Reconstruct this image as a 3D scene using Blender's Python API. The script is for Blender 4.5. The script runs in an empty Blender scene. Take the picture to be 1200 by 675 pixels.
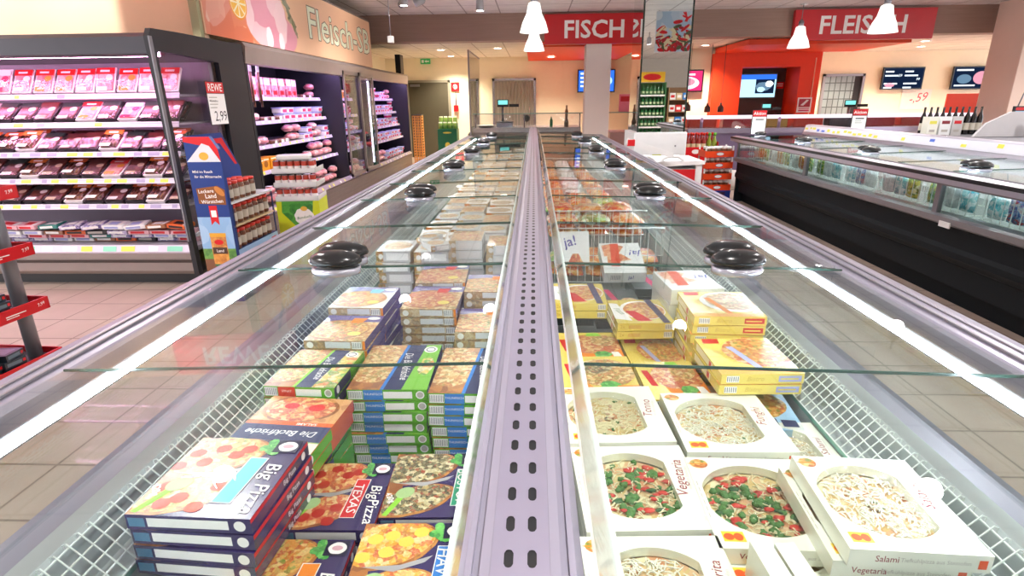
import bpy, bmesh, math, random
from mathutils import Matrix, Vector
random.seed(11)
R = random.uniform
PI = math.pi
sc = bpy.context.scene
COL = sc.collection

# ---------------------------------------------------------------- camera, world, exposure
cam_d = bpy.data.cameras.new('camera')
cam = bpy.data.objects.new('camera', cam_d)
COL.objects.link(cam)
cam_d.sensor_fit = 'HORIZONTAL'
cam_d.sensor_width = 36.0
cam_d.lens = 36.0 * 662.9 / 1200.0
cam_d.clip_start = 0.05
cam_d.clip_end = 200
PITCH, YAW, ROLL = 0.31925, 0.040835, 0.012128
cam.matrix_world = (Matrix.Translation((0, 0, 1.45)) @ Matrix.Rotation(YAW, 4, 'Z') @ Matrix.Rotation(PI / 2 - PITCH, 4, 'X')
                    @ Matrix.Rotation(-ROLL, 4, 'Z'))
sc.camera = cam

w = bpy.data.worlds.new('world')
sc.world = w
w.use_nodes = True
bg = w.node_tree.nodes['Background']
bg.inputs['Color'].default_value = (0.97, 0.95, 1.0, 1)
bg.inputs['Strength'].default_value = 1.7

vs = sc.view_settings
sc.display_settings.display_device = 'sRGB'
vs.view_transform = 'Standard'
vs.look = 'None'
vs.gamma = 1.0
vs.use_curve_mapping = False
vs.exposure = 0.9

cy = sc.cycles
cy.max_bounces = 10
cy.diffuse_bounces = 4
cy.glossy_bounces = 4
cy.transmission_bounces = 6
cy.transparent_max_bounces = 24
cy.use_denoising = True
cy.caustics_reflective = False
cy.caustics_refractive = False
cy.sample_clamp_indirect = 6.0

LED = 68.0        # freezer strip lamps
CEIL = 9.0        # ceiling lamps
PINK = 9.0        # meat case lamps
SPOT_W = 85.0     # track spotlights, watts each

# ---------------------------------------------------------------- materials
MATS = {}


def srgb(h):
    if isinstance(h, str):
        h = h.lstrip('#')
        c = [int(h[i:i + 2], 16) / 255 for i in (0, 2, 4)]
    else:
        c = h
    return tuple(((v / 12.92) if v <= 0.04045 else ((v + 0.055) / 1.055) ** 2.4) for v in c)


def newmat(name):
    m = bpy.data.materials.new(name)
    m.use_nodes = True
    nt = m.node_tree
    nt.nodes.clear()
    out = nt.nodes.new('ShaderNodeOutputMaterial')
    return m, nt, out


def mat(name, col, rough=0.5, metal=0.0, var=0.06, scale=9.0, emit=0.0, coat=0.0, bump=0.0, coat_r=0.12):
    """plain principled material with a faint procedural colour variation"""
    if name in MATS:
        return MATS[name]
    m, nt, out = newmat(name)
    p = nt.nodes.new('ShaderNodeBsdfPrincipled')
    nt.links.new(p.outputs[0], out.inputs[0])
    c = srgb(col)
    p.inputs['Roughness'].default_value = rough
    p.inputs['Metallic'].default_value = metal
    p.inputs['Coat Weight'].default_value = coat
    p.inputs['Coat Roughness'].default_value = coat_r
    tc = nt.nodes.new('ShaderNodeTexCoord')
    nz = nt.nodes.new('ShaderNodeTexNoise')
    nz.inputs['Scale'].default_value = scale
    nz.inputs['Detail'].default_value = 3
    nt.links.new(tc.outputs['Object'], nz.inputs['Vector'])
    mx = nt.nodes.new('ShaderNodeMix')
    mx.data_type = 'RGBA'
    mx.inputs[6].default_value = tuple(v * (1 - var) for v in c) + (1,)
    mx.inputs[7].default_value = tuple(min(1, v * (1 + var)) for v in c) + (1,)
    nt.links.new(nz.outputs['Fac'], mx.inputs[0])
    nt.links.new(mx.outputs[2], p.inputs['Base Color'])
    if emit:
        p.inputs['Emission Color'].default_value = c + (1,)
        p.inputs['Emission Strength'].default_value = emit
    if bump:
        b = nt.nodes.new('ShaderNodeBump')
        b.inputs['Strength'].default_value = bump
        b.inputs['Distance'].default_value = 0.004
        nt.links.new(nz.outputs['Fac'], b.inputs['Height'])
        nt.links.new(b.outputs[0], p.inputs['Normal'])
    MATS[name] = m
    return m


def lamp(name, col, s):
    if name in MATS:
        return MATS[name]
    m, nt, out = newmat(name)
    e = nt.nodes.new('ShaderNodeEmission')
    e.inputs[0].default_value = srgb(col) + (1,)
    e.inputs[1].default_value = s
    nt.links.new(e.outputs[0], out.inputs[0])
    MATS[name] = m
    return m


def glass(name, tint='#f2fbf7', k=1.7, rough=0.0, bump=0.0, milk=0.0):
    if name in MATS:
        return MATS[name]
    m, nt, out = newmat(name)
    t = nt.nodes.new('ShaderNodeBsdfTransparent')
    t.inputs[0].default_value = srgb(tint) + (1,)
    g = nt.nodes.new('ShaderNodeBsdfGlossy')
    g.inputs['Roughness'].default_value = rough
    # two-sided Schlick reflectance: k * (0.04 + 0.96 (1 - |N.I|)^5)
    ge = nt.nodes.new('ShaderNodeNewGeometry')

    def M(op, a, b=None, clamp=False):
        n = nt.nodes.new('ShaderNodeMath')
        n.operation = op
        n.use_clamp = clamp
        for i, v in ((0, a), (1, b)):
            if v is None:
                continue
            if isinstance(v, (int, float)):
                n.inputs[i].default_value = v
            else:
                nt.links.new(v, n.inputs[i])
        return n.outputs[0]
    dt = nt.nodes.new('ShaderNodeVectorMath')
    dt.operation = 'DOT_PRODUCT'
    nt.links.new(ge.outputs['Normal'], dt.inputs[0])
    nt.links.new(ge.outputs['Incoming'], dt.inputs[1])
    q = M('POWER', M('SUBTRACT', 1.0, M('ABSOLUTE', dt.outputs['Value'])), 5.0)
    fac = M('MULTIPLY', M('ADD', M('MULTIPLY', q, 0.96), 0.04), k, True)
    mx = nt.nodes.new('ShaderNodeMixShader')
    nt.links.new(fac, mx.inputs[0])
    if milk:
        d = nt.nodes.new('ShaderNodeBsdfDiffuse')
        d.inputs[0].default_value = (0.9, 0.92, 0.92, 1)
        m2 = nt.nodes.new('ShaderNodeMixShader')
        m2.inputs[0].default_value = milk
        nt.links.new(t.outputs[0], m2.inputs[1])
        nt.links.new(d.outputs[0], m2.inputs[2])
        nt.links.new(m2.outputs[0], mx.inputs[1])
    else:
        nt.links.new(t.outputs[0], mx.inputs[1])
    nt.links.new(g.outputs[0], mx.inputs[2])
    nt.links.new(mx.outputs[0], out.inputs[0])
    if bump:
        nz = nt.nodes.new('ShaderNodeTexNoise')
        nz.inputs['Scale'].default_value = 34
        tc = nt.nodes.new('ShaderNodeTexCoord')
        nt.links.new(tc.outputs['Object'], nz.inputs['Vector'])
        b = nt.nodes.new('ShaderNodeBump')
        b.inputs['Strength'].default_value = bump
        b.inputs['Distance'].default_value = 0.01
        nt.links.new(nz.outputs['Fac'], b.inputs['Height'])
        nt.links.new(b.outputs[0], g.inputs['Normal'])
    MATS[name] = m
    return m


def mosaic(name, cols, scale=60, rough=0.35, coat=0.7, warp=0.25, soft=False, bump=0.0, vary=True):
    """patchy print or food: voronoi cells coloured from a list, warped by noise, shifted per object"""
    if name in MATS:
        return MATS[name]
    m, nt, out = newmat(name)
    p = nt.nodes.new('ShaderNodeBsdfPrincipled')
    nt.links.new(p.outputs[0], out.inputs[0])
    p.inputs['Roughness'].default_value = rough
    p.inputs['Coat Weight'].default_value = coat
    p.inputs['Coat Roughness'].default_value = 0.28
    tc = nt.nodes.new('ShaderNodeTexCoord')
    vec = tc.outputs['Object']
    if vary:
        oi = nt.nodes.new('ShaderNodeObjectInfo')
        mu = nt.nodes.new('ShaderNodeMath')
        mu.operation = 'MULTIPLY'
        mu.inputs[1].default_value = 13.0
        nt.links.new(oi.outputs['Random'], mu.inputs[0])
        ad = nt.nodes.new('ShaderNodeVectorMath')
        nt.links.new(vec, ad.inputs[0])
        nt.links.new(mu.outputs[0], ad.inputs[1])
        vec = ad.outputs[0]
    nz = nt.nodes.new('ShaderNodeTexNoise')
    nz.inputs['Scale'].default_value = scale * 0.9
    nt.links.new(vec, nz.inputs['Vector'])
    s1 = nt.nodes.new('ShaderNodeVectorMath')
    s1.operation = 'SCALE'
    s1.inputs['Scale'].default_value = warp * 3.0 / scale
    nt.links.new(nz.outputs['Color'], s1.inputs[0])
    a2 = nt.nodes.new('ShaderNodeVectorMath')
    nt.links.new(vec, a2.inputs[0])
    nt.links.new(s1.outputs[0], a2.inputs[1])
    v = nt.nodes.new('ShaderNodeTexVoronoi')
    v.inputs['Scale'].default_value = scale
    nt.links.new(a2.outputs[0], v.inputs['Vector'])
    sp = nt.nodes.new('ShaderNodeSeparateColor')
    nt.links.new(v.outputs['Color'], sp.inputs[0])
    cr = nt.nodes.new('ShaderNodeValToRGB')
    cr.color_ramp.interpolation = 'LINEAR' if soft else 'CONSTANT'
    el = cr.color_ramp.elements
    while len(el) < len(cols):
        el.new(0.5)
    for i, c in enumerate(cols):
        el[i].position = i / len(cols)
        el[i].color = srgb(c) + (1,)
    nt.links.new(sp.outputs[0], cr.inputs[0])
    if soft:
        nt.links.new(cr.outputs[0], p.inputs['Base Color'])
    else:
        # finer patches of the same colours broken into the big ones
        v2 = nt.nodes.new('ShaderNodeTexVoronoi')
        v2.inputs['Scale'].default_value = scale * 2.9
        nt.links.new(a2.outputs[0], v2.inputs['Vector'])
        sp2 = nt.nodes.new('ShaderNodeSeparateColor')
        nt.links.new(v2.outputs['Color'], sp2.inputs[0])
        cr2 = nt.nodes.new('ShaderNodeValToRGB')
        cr2.color_ramp.interpolation = 'LINEAR'
        e2 = cr2.color_ramp.elements
        while len(e2) < len(cols):
            e2.new(0.5)
        for i, c in enumerate(cols):
            e2[i].position = i / len(cols)
            e2[i].color = srgb(c) + (1,)
        nt.links.new(sp2.outputs[1], cr2.inputs[0])
        mx = nt.nodes.new('ShaderNodeMix')
        mx.data_type = 'RGBA'
        mx.inputs[0].default_value = 0.36
        nt.links.new(cr.outputs[0], mx.inputs[6])
        nt.links.new(cr2.outputs[0], mx.inputs[7])
        nt.links.new(mx.outputs[2], p.inputs['Base Color'])
    if bump:
        b = nt.nodes.new('ShaderNodeBump')
        b.inputs['Strength'].default_value = bump
        b.inputs['Distance'].default_value = 0.006
        nt.links.new(v.outputs['Distance'], b.inputs['Height'])
        nt.links.new(b.outputs[0], p.inputs['Normal'])
    MATS[name] = m
    return m


def tiles(name, col, grout, sx, sy, gap, rough, axis='XY', var=0.05, coat=0.0, off=(0, 0)):
    """rectangular tile grid on a flat surface, from object coordinates"""
    if name in MATS:
        return MATS[name]
    m, nt, out = newmat(name)
    p = nt.nodes.new('ShaderNodeBsdfPrincipled')
    nt.links.new(p.outputs[0], out.inputs[0])
    p.inputs['Roughness'].default_value = rough
    p.inputs['Coat Weight'].default_value = coat
    tc = nt.nodes.new('ShaderNodeTexCoord')
    mp = nt.nodes.new('ShaderNodeMapping')
    if axis == 'XZ':
        mp.inputs['Rotation'].default_value = (PI / 2, 0, 0)
    if axis == 'YZ':
        mp.inputs['Rotation'].default_value = (PI / 2, 0, PI / 2)
    mp.inputs['Location'].default_value = (off[0], off[1], 0)
    nt.links.new(tc.outputs['Object'], mp.inputs['Vector'])
    b = nt.nodes.new('ShaderNodeTexBrick')
    b.offset = 0.0
    b.inputs['Scale'].default_value = 1.0
    b.inputs['Brick Width'].default_value = sx
    b.inputs['Row Height'].default_value = sy
    b.inputs['Mortar Size'].default_value = gap
    b.inputs['Mortar Smooth'].default_value = 0.1
    c = srgb(col)
    b.inputs['Color1'].default_value = tuple(v * (1 - var) for v in c) + (1,)
    b.inputs['Color2'].default_value = tuple(min(1, v * (1 + var)) for v in c) + (1,)
    b.inputs['Mortar'].default_value = srgb(grout) + (1,)
    nt.links.new(mp.outputs[0], b.inputs['Vector'])
    nz = nt.nodes.new('ShaderNodeTexNoise')
    nz.inputs['Scale'].default_value = 5.0
    nz.inputs['Detail'].default_value = 4
    nt.links.new(tc.outputs['Object'], nz.inputs['Vector'])
    mx = nt.nodes.new('ShaderNodeMix')
    mx.data_type = 'RGBA'
    mx.blend_type = 'MULTIPLY'
    mx.inputs[0].default_value = 0.25
    nt.links.new(b.outputs['Color'], mx.inputs[6])
    nt.links.new(nz.outputs['Fac'], mx.inputs[7])
    nt.links.new(mx.outputs[2], p.inputs['Base Color'])
    MATS[name] = m
    return m


def wood(name, c1, c2, scale=2.5, rough=0.55):
    if name in MATS:
        return MATS[name]
    m, nt, out = newmat(name)
    p = nt.nodes.new('ShaderNodeBsdfPrincipled')
    nt.links.new(p.outputs[0], out.inputs[0])
    p.inputs['Roughness'].default_value = rough
    tc = nt.nodes.new('ShaderNodeTexCoord')
    mp = nt.nodes.new('ShaderNodeMapping')
    mp.inputs['Scale'].default_value = (0.6, 1, 14)
    nt.links.new(tc.outputs['Object'], mp.inputs['Vector'])
    nz = nt.nodes.new('ShaderNodeTexNoise')
    nz.inputs['Scale'].default_value = scale
    nz.inputs['Detail'].default_value = 5
    nt.links.new(mp.outputs[0], nz.inputs['Vector'])
    mx = nt.nodes.new('ShaderNodeMix')
    mx.data_type = 'RGBA'
    mx.inputs[6].default_value = srgb(c1) + (1,)
    mx.inputs[7].default_value = srgb(c2) + (1,)
    nt.links.new(nz.outputs['Fac'], mx.inputs[0])
    nt.links.new(mx.outputs[2], p.inputs['Base Color'])
    MATS[name] = m
    return m


# ---------------------------------------------------------------- mesh building
TXT = {}


def text_mesh(s, bold=0.0, shear=0.0):
    k = (s, bold, shear)
    if k in TXT:
        return TXT[k]
    cu = bpy.data.curves.new('lettering', 'FONT')
    cu.body = s
    cu.resolution_u = 2
    cu.offset = bold
    cu.shear = shear
    cu.align_x = 'CENTER'
    cu.align_y = 'CENTER'
    o = bpy.data.objects.new('lettering', cu)
    me = o.to_mesh()
    v = [(q.co.x, q.co.y) for q in me.vertices]
    f = [tuple(q.vertices) for q in me.polygons]
    o.to_mesh_clear()
    bpy.data.objects.remove(o)
    bpy.data.curves.remove(cu)
    TXT[k] = (v, f)
    return v, f


class MB:
    def __init__(s):
        s.v, s.f, s.mi, s.sm, s.mats = [], [], [], [], []
        s.T = Matrix.Identity(4)

    def slot(s, m):
        if m not in s.mats:
            s.mats.append(m)
        return s.mats.index(m)

    def add(s, vs_, fs, m, smooth=False):
        b = len(s.v)
        s.v.extend((s.T @ Vector(p))[:] for p in vs_)
        k = s.slot(m)
        for f in fs:
            s.f.append(tuple(b + i for i in f))
            s.mi.append(k)
            s.sm.append(smooth)
        return s

    def box(s, x0, y0, z0, x1, y1, z1, m, faces=None):
        """faces: optional dict side->material for 'x-','x+','y-','y+','z-','z+'"""
        p = [(x0, y0, z0), (x1, y0, z0), (x1, y1, z0), (x0, y1, z0), (x0, y0, z1), (x1, y0, z1), (x1, y1, z1), (x0, y1, z1)]
        fs = {'z-': (0, 3, 2, 1), 'z+': (4, 5, 6, 7), 'y-': (0, 1, 5, 4), 'x+': (1, 2, 6, 5), 'y+': (2, 3, 7, 6), 'x-': (3, 0, 4, 7)}
        if not faces:
            return s.add(p, list(fs.values()), m)
        b = len(s.v)
        s.v.extend((s.T @ Vector(q))[:] for q in p)
        for k, f in fs.items():
            s.f.append(tuple(b + i for i in f))
            s.mi.append(s.slot(faces.get(k, m)))
            s.sm.append(False)
        return s

    def rbox(s, x0, y0, z0, x1, y1, z1, m, r=0.004, axis='z'):
        """box with its edges along one axis rounded and a small chamfer at both ends"""
        if axis == 'z':
            a0, a1, b0, b1, c0, c1 = x0, x1, y0, y1, z0, z1
        elif axis == 'y':
            a0, a1, b0, b1, c0, c1 = z0, z1, x0, x1, y0, y1
        else:
            a0, a1, b0, b1, c0, c1 = y0, y1, z0, z1, x0, x1
        r = min(r, (a1 - a0) / 2.01, (b1 - b0) / 2.01, (c1 - c0) / 2.01)

        def ring(ins, c):
            pts = []
            q = r - ins * 0.0
            for cx_, cy_, a in ((a1 - r, b1 - r, 0), (a0 + r, b1 - r, 90), (a0 + r, b0 + r, 180), (a1 - r, b0 + r, 270)):
                for t in (0, 30, 60, 90):
                    an = math.radians(a + t)
                    pts.append((cx_ + (r - ins) * math.cos(an), cy_ + (r - ins) * math.sin(an), c))
            return pts
        ch = r * 0.6
        rings = [ring(ch, c0), ring(0, c0 + ch), ring(0, c1 - ch), ring(ch, c1)]
        pts = [q for g in rings for q in g]
        if axis == 'y':
            pts = [(b, c, a) for a, b, c in pts]
        elif axis == 'x':
            pts = [(c, a, b) for a, b, c in pts]
        n = 16
        fs = [tuple(range(n - 1, -1, -1)), tuple(range(3 * n, 4 * n))]
        for k in range(3):
            for i in range(n):
                j = (i + 1) % n
                fs.append((k * n + i, k * n + j, (k + 1) * n + j, (k + 1) * n + i))
        return s.add(pts, fs, m)

    def quad(s, a, b, c, d, m):
        return s.add([a, b, c, d], [(0, 1, 2, 3)], m)

    def tube(s, pts, r, m, n=8, cap=True):
        pts = [Vector(p) for p in pts]
        vs_, fs = [], []
        for i, p in enumerate(pts):
            d = (pts[min(i + 1, len(pts) - 1)] - pts[max(i - 1, 0)]).normalized()
            u = d.cross(Vector((0, 0, 1)) if abs(d.z) < 0.9 else Vector((0, 1, 0))).normalized()
            w_ = d.cross(u)
            rr = r[i] if isinstance(r, (list, tuple)) else r
            for k in range(n):
                a = 2 * PI * (k + 0.5) / n
                vs_.append(p + u * rr * math.cos(a) + w_ * rr * math.sin(a))
        for i in range(len(pts) - 1):
            for k in range(n):
                j = (k + 1) % n
                fs.append((i * n + k, i * n + j, (i + 1) * n + j, (i + 1) * n + k))
        if cap:
            fs.append(tuple(range(n - 1, -1, -1)))
            fs.append(tuple((len(pts) - 1) * n + k for k in range(n)))
        return s.add(vs_, fs, m, smooth=n > 5)

    def lathe(s, prof, m, c=(0, 0, 0), n=24, smooth=True, cap=True):
        vs_, fs = [], []
        for r, z in prof:
            for k in range(n):
                a = 2 * PI * k / n
                vs_.append((c[0] + r * math.cos(a), c[1] + r * math.sin(a), c[2] + z))
        for i in range(len(prof) - 1):
            for k in range(n):
                j = (k + 1) % n
                fs.append((i * n + k, i * n + j, (i + 1) * n + j, (i + 1) * n + k))
        if cap:
            fs.append(tuple(range(n - 1, -1, -1)))
            fs.append(tuple((len(prof) - 1) * n + k for k in range(n)))
        return s.add(vs_, fs, m, smooth)

    def prism(s, prof, axis, a0, a1, m, smooth=False, cap=True):
        """2D profile extruded along an axis: x -> (y,z), y -> (x,z), z -> (x,y)"""
        n = len(prof)

        def P(p, a):
            return {'x': (a, p[0], p[1]), 'y': (p[0], a, p[1]), 'z': (p[0], p[1], a)}[axis]
        vs_ = [P(p, a0) for p in prof] + [P(p, a1) for p in prof]
        fs = [(i, (i + 1) % n, n + (i + 1) % n, n + i) for i in range(n)]
        if cap:
            fs += [tuple(range(n - 1, -1, -1)), tuple(range(n, 2 * n))]
        return s.add(vs_, fs, m, smooth)

    def blob(s, c, r, m, seed=0, n=8, rough=0.15):
        rnd = random.Random(seed)
        vs_, fs = [(c[0], c[1], c[2] - r[2])], []
        rows = max(3, n // 2)
        for i in range(1, rows):
            t = PI * i / rows
            for k in range(n):
                a = 2 * PI * k / n
                q = 1 + rnd.uniform(-rough, rough)
                vs_.append((c[0] + r[0] * math.sin(t) * math.cos(a) * q, c[1] + r[1] * math.sin(t) * math.sin(a) * q, c[2] - r[2] * math.cos(t) * q))
        vs_.append((c[0], c[1], c[2] + r[2]))
        L = len(vs_) - 1
        for k in range(n):
            j = (k + 1) % n
            fs.append((0, 1 + j, 1 + k))
            fs.append((L, L - n + k, L - n + j))
            for i in range(rows - 2):
                fs.append((1 + i * n + k, 1 + i * n + j, 1 + (i + 1) * n + j, 1 + (i + 1) * n + k))
        return s.add(vs_, fs, m, True)

    # --- flat print on a face: frame is origin O, unit axes U, V
    def face(s, O, U, V):
        s.O, s.U, s.V = Vector(O), Vector(U), Vector(V)
        s.N = s.U.cross(s.V).normalized()
        s.lay = 0
        return s

    def _p(s, pts, m, fs=None):
        s.lay += 1
        o = s.O + s.N * (0.00005 * s.lay + 0.0001)
        s.add([o + s.U * a + s.V * b for a, b in pts], fs or [tuple(range(len(pts)))], m)
        return s

    def prect(s, x0, y0, x1, y1, m):
        return s._p([(x0, y0), (x1, y0), (x1, y1), (x0, y1)], m)

    def ppoly(s, pts, m):
        return s._p(pts, m)

    def pell(s, cx_, cy_, rx, ry, m, clip=None, wob=0.0, n=28, rot=0.0, seed=0):
        rnd = random.Random(seed)
        pts = []
        for k in range(n):
            a = 2 * PI * k / n
            q = 1 + (rnd.uniform(-wob, wob) if wob else 0)
            x, y = rx * q * math.cos(a), ry * q * math.sin(a)
            x, y = x * math.cos(rot) - y * math.sin(rot), x * math.sin(rot) + y * math.cos(rot)
            x, y = cx_ + x, cy_ + y
            if clip:
                x, y = min(max(x, clip[0]), clip[2]), min(max(y, clip[1]), clip[3])
            pts.append((x, y))
        return s._p(pts, m)

    def ptext(s, t, cx_, cy_, size, m, rot=0.0, bold=0.0, shear=0.0, sx=1.0):
        v, f = text_mesh(t, bold, shear)
        c_, q = math.cos(math.radians(rot)), math.sin(math.radians(rot))
        pts = [(cx_ + (x * sx * c_ - y * q) * size, cy_ + (x * sx * q + y * c_) * size) for x, y in v]
        return s._p(pts, m, f)

    def build(s, name):
        me = bpy.data.meshes.new(name)
        me.from_pydata([tuple(p) for p in s.v], [], s.f)
        for m in s.mats:
            me.materials.append(m)
        me.polygons.foreach_set('material_index', s.mi)
        me.polygons.foreach_set('use_smooth', s.sm)
        me.update()
        return me


def obj(name, mb, parent=None, loc=(0, 0, 0), rot=(0, 0, 0)):
    me = mb.build(name) if isinstance(mb, MB) else mb
    o = bpy.data.objects.new(name, me)
    COL.objects.link(o)
    o.location = loc
    o.rotation_euler = rot
    if parent:
        o.parent = parent
    return o


def tag(o, label, cat, group=None):
    o['label'] = label
    o['category'] = cat
    if group:
        o['group'] = group
    return o


def thing(name, label, cat, loc=(0, 0, 0), rot=(0, 0, 0), group=None):
    o = bpy.data.objects.new(name, None)
    COL.objects.link(o)
    o.location = loc
    o.rotation_euler = rot
    return tag(o, label, cat, group)


def struct(name, mb, loc=(0, 0, 0), parent=None):
    o = obj(name, mb, parent, loc)
    o['kind'] = 'structure'
    return o


def kids(o):
    return [c for c in KID.get(o.name, [])]


KID = {}


def note_kids(root):
    """remember a prototype's children once, so that copying it in a loop stays cheap"""
    def walk(o):
        KID[o.name] = list(o.children)
        for c in o.children:
            walk(c)
    bpy.context.view_layer.update()
    walk(root)
    return root


def copy_tree(o, parent=None):
    c = o.copy()
    COL.objects.link(c)
    if parent:
        c.parent = parent
    for ch in KID.get(o.name, []):
        copy_tree(ch, c)
    return c


USED = set()


def place(proto, label, loc, rot=(0, 0, 0), group=None, scale=None):
    """the first use moves the prototype itself, later uses copy it with its parts"""
    if proto.name in USED:
        o = copy_tree(proto)
    else:
        o = proto
        USED.add(proto.name)
    o.location = loc
    o.rotation_euler = rot
    if scale:
        o.scale = scale if isinstance(scale, tuple) else (scale,) * 3
    o['label'] = label
    if group:
        o['group'] = group
    return o


ORD = ['first', 'second', 'third', 'fourth', 'fifth', 'sixth', 'seventh', 'eighth', 'ninth', 'tenth', 'eleventh', 'twelfth', 'thirteenth',
       'fourteenth', 'fifteenth', 'sixteenth', 'seventeenth', 'eighteenth', 'nineteenth', 'twentieth']
# ---------------------------------------------------------------- shared colours
alu = mat('brushed_aluminium', '#c9c6d4', 0.32, 0.75, 0.05, 30)
steel = mat('stainless_steel', '#c4c0c4', 0.25, 0.9, 0.06, 12)
railc = mat('lavender_rail', '#a2a0b2', 0.3, 0.45, 0.04, 6)
greym = mat('grey_metal', '#8d8c92', 0.4, 0.5)
black = mat('black_plastic', '#17191c', 0.35)
anth = mat('anthracite_panel', '#2b3034', 0.38, 0.2, 0.05, 4)
dark = mat('dark_inside', '#1d1b20', 0.6)
white = mat('white_plastic', '#eeeff0', 0.35)
whitew = mat('white_wire', '#e9f1ee', 0.35)
cream = mat('cream_paint', '#f8eccf', 0.8, var=0.03)
peach = mat('peach_paint', '#fbd2ae', 0.8, var=0.03)
red = mat('red_sign', '#c8101c', 0.4, coat=0.3)
redflat = mat('red_print', '#d2141e', 0.4)
orange_red = mat('orange_red_paint', '#ef4416', 0.55)
whiteprint = mat('white_print', '#f7f5f2', 0.4)
blackprint = mat('black_print', '#1c1a1c', 0.5)
clear = glass('lid_glass', '#f8fbfa', 0.55)
sideglass = glass('side_glass', '#edf4f3', 1.3)
caseglass = glass('case_glass', '#f1f0f4', 1.6)
clearplast = glass('clear_plastic_film', '#fbfdfc', 2.2, 0.08, 0.8, 0.04)
milky = glass('milky_strip', '#f3f4ec', 1.4, 0.12, 0.05, 0.34)
led = lamp('white_strip_lamp', '#e6f4ff', LED)
ledpink = lamp('pink_strip_lamp', '#ffaee2', PINK * 2.0)
ledlila = lamp('lilac_strip_lamp', '#dcb4ff', PINK * 2.4)
ceil_lamp = lamp('ceiling_diffuser', '#fff4ea', CEIL)
yellow = mat('yellow_label', '#e9e45a', 0.5)
greenlab = mat('mint_label', '#8fe0c0', 0.5)

# ---------------------------------------------------------------- the setting
floor_m = tiles('floor_tiles', '#c3aea0', '#857365', 0.335, 0.335, 0.006, 0.28, off=(0.02, 0.03), coat=0.2)
ceil_m = tiles('ceiling_tiles', '#f4efee', '#b4adab', 0.625, 0.625, 0.012, 0.85, var=0.02)
ceilb_m = tiles('counter_ceiling_tiles', '#f6efe0', '#c3b8a2', 0.625, 0.625, 0.012, 0.85, var=0.02)
struct('floor', MB().box(-9, -9, -0.2, 14, 16.2, 0, floor_m))
struct('ceiling', MB().box(-9, -9, 3.0, 14, 11.7, 3.15, ceil_m))
struct('ceiling_over_counters', MB().box(-4.1, 11.9, 2.55, 14, 16.2, 2.65, ceilb_m))
struct('beam', MB().box(-4.1, 11.55, 2.53, 14, 11.9, 3.0, wood('beam_wood', '#8f7468', '#a98c7e')))
struct('wall_back', MB().box(-4.1, 16.0, 0, 14, 16.2, 2.6, cream))
struct('wall_rear', MB().box(-9, -9.2, 0, 14, -9, 3.0, mat('rear_wall_paint', '#c9c4bc', 0.8)))
struct('wall_counter', MB().box(2.9, 14.2, 0, 4.1, 14.35, 2.55, cream))
struct('wall_left', MB().box(-4.1, 5.4, 0, -3.95, 16.0, 3.0, cream))
struct('wall_front_left', MB().box(-9, 5.25, 1.2, -2.9, 5.4, 3.0, peach))
struct('trim_1', MB().box(-2.93, 5.2, 1.97, -2.86, 5.25, 3.0, mat('olive_trim', '#a9a67e', 0.6)))
# pillars
grey_pillar = mat('pillar_paint', '#e6d8d0', 0.7, var=0.02)
struct('pillar_round_counter', MB().rbox(0.965, 11.40, 0, 1.435, 11.80, 2.435, grey_pillar, 0.01))
struct('pillar_by_counter', MB().rbox(8.2, 10.6, 0, 8.95, 11.35, 3.0, mat('pillar_paint_pink', '#f0dacb', 0.7, var=0.02), 0.01))

# doors in the back wall
dg = mat('dark_door', '#4a4636', 0.6)
d1 = struct('door_1', MB().box(-3.36, 15.94, 0, -2.3, 15.99, 1.94, dg))
fr = MB()
for a in (-3.42, -2.3):
    fr.box(a, 15.92, 0, a + 0.06, 16.0, 2.0, mat('door_frame_grey', '#8c8878', 0.5))
fr.box(-3.42, 15.92, 1.94, -2.24, 16.0, 2.0, mat('door_frame_grey', '#8c8878'))
obj('door_frame', fr, d1)
obj('door_closer', MB().box(-3.3, 15.87, 1.84, -3.05, 15.94, 1.9, greym), d1)
dm = MB()
dmet = mat('grey_steel_door', '#9a9488', 0.45, 0.4)
for i in range(12):
    x = -1.05 + i * 0.087
    dm.box(x, 15.95, 0, x + 0.081, 15.98, 1.95, dmet)
d2 = struct('door_2', dm)
fr = MB().box(-1.11, 15.93, 0, -1.05, 16.0, 2.02, steel).box(-0.01, 15.93, 0, 0.05, 16.0, 2.02, steel).box(-1.11, 15.93, 1.96, 0.05, 16.0, 2.02, steel)
obj('door_frame', fr, d2)
obj('door_window', MB().lathe([(0.09, 0), (0.09, 0.02), (0.06, 0.025)], black, n=16), d2, (-0.2, 15.95, 1.0), (PI / 2, 0, 0))
obj('handle', MB().tube([(-0.12, 15.93, 1.1), (-0.12, 15.93, 1.3)], 0.012, steel), d2)
dc = tiles('strip_curtain', '#8fa0a2', '#4f5a5c', 0.14, 0.2, 0.012, 0.3, 'XZ', 0.12)
d3 = struct('door_3', MB().box(7.56, 15.96, 0, 8.32, 15.99, 1.96, dc))
obj('dark_gap', MB().box(8.32, 15.97, 0, 8.5, 15.99, 1.96, dark), d3)
fr = MB()
for a in (7.5, 8.5):
    fr.box(a, 15.92, 0, a + 0.06, 16.0, 2.02, greym)
fr.box(7.5, 15.92, 1.96, 8.56, 16.0, 2.02, greym)
obj('door_frame', fr, d3)

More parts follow.
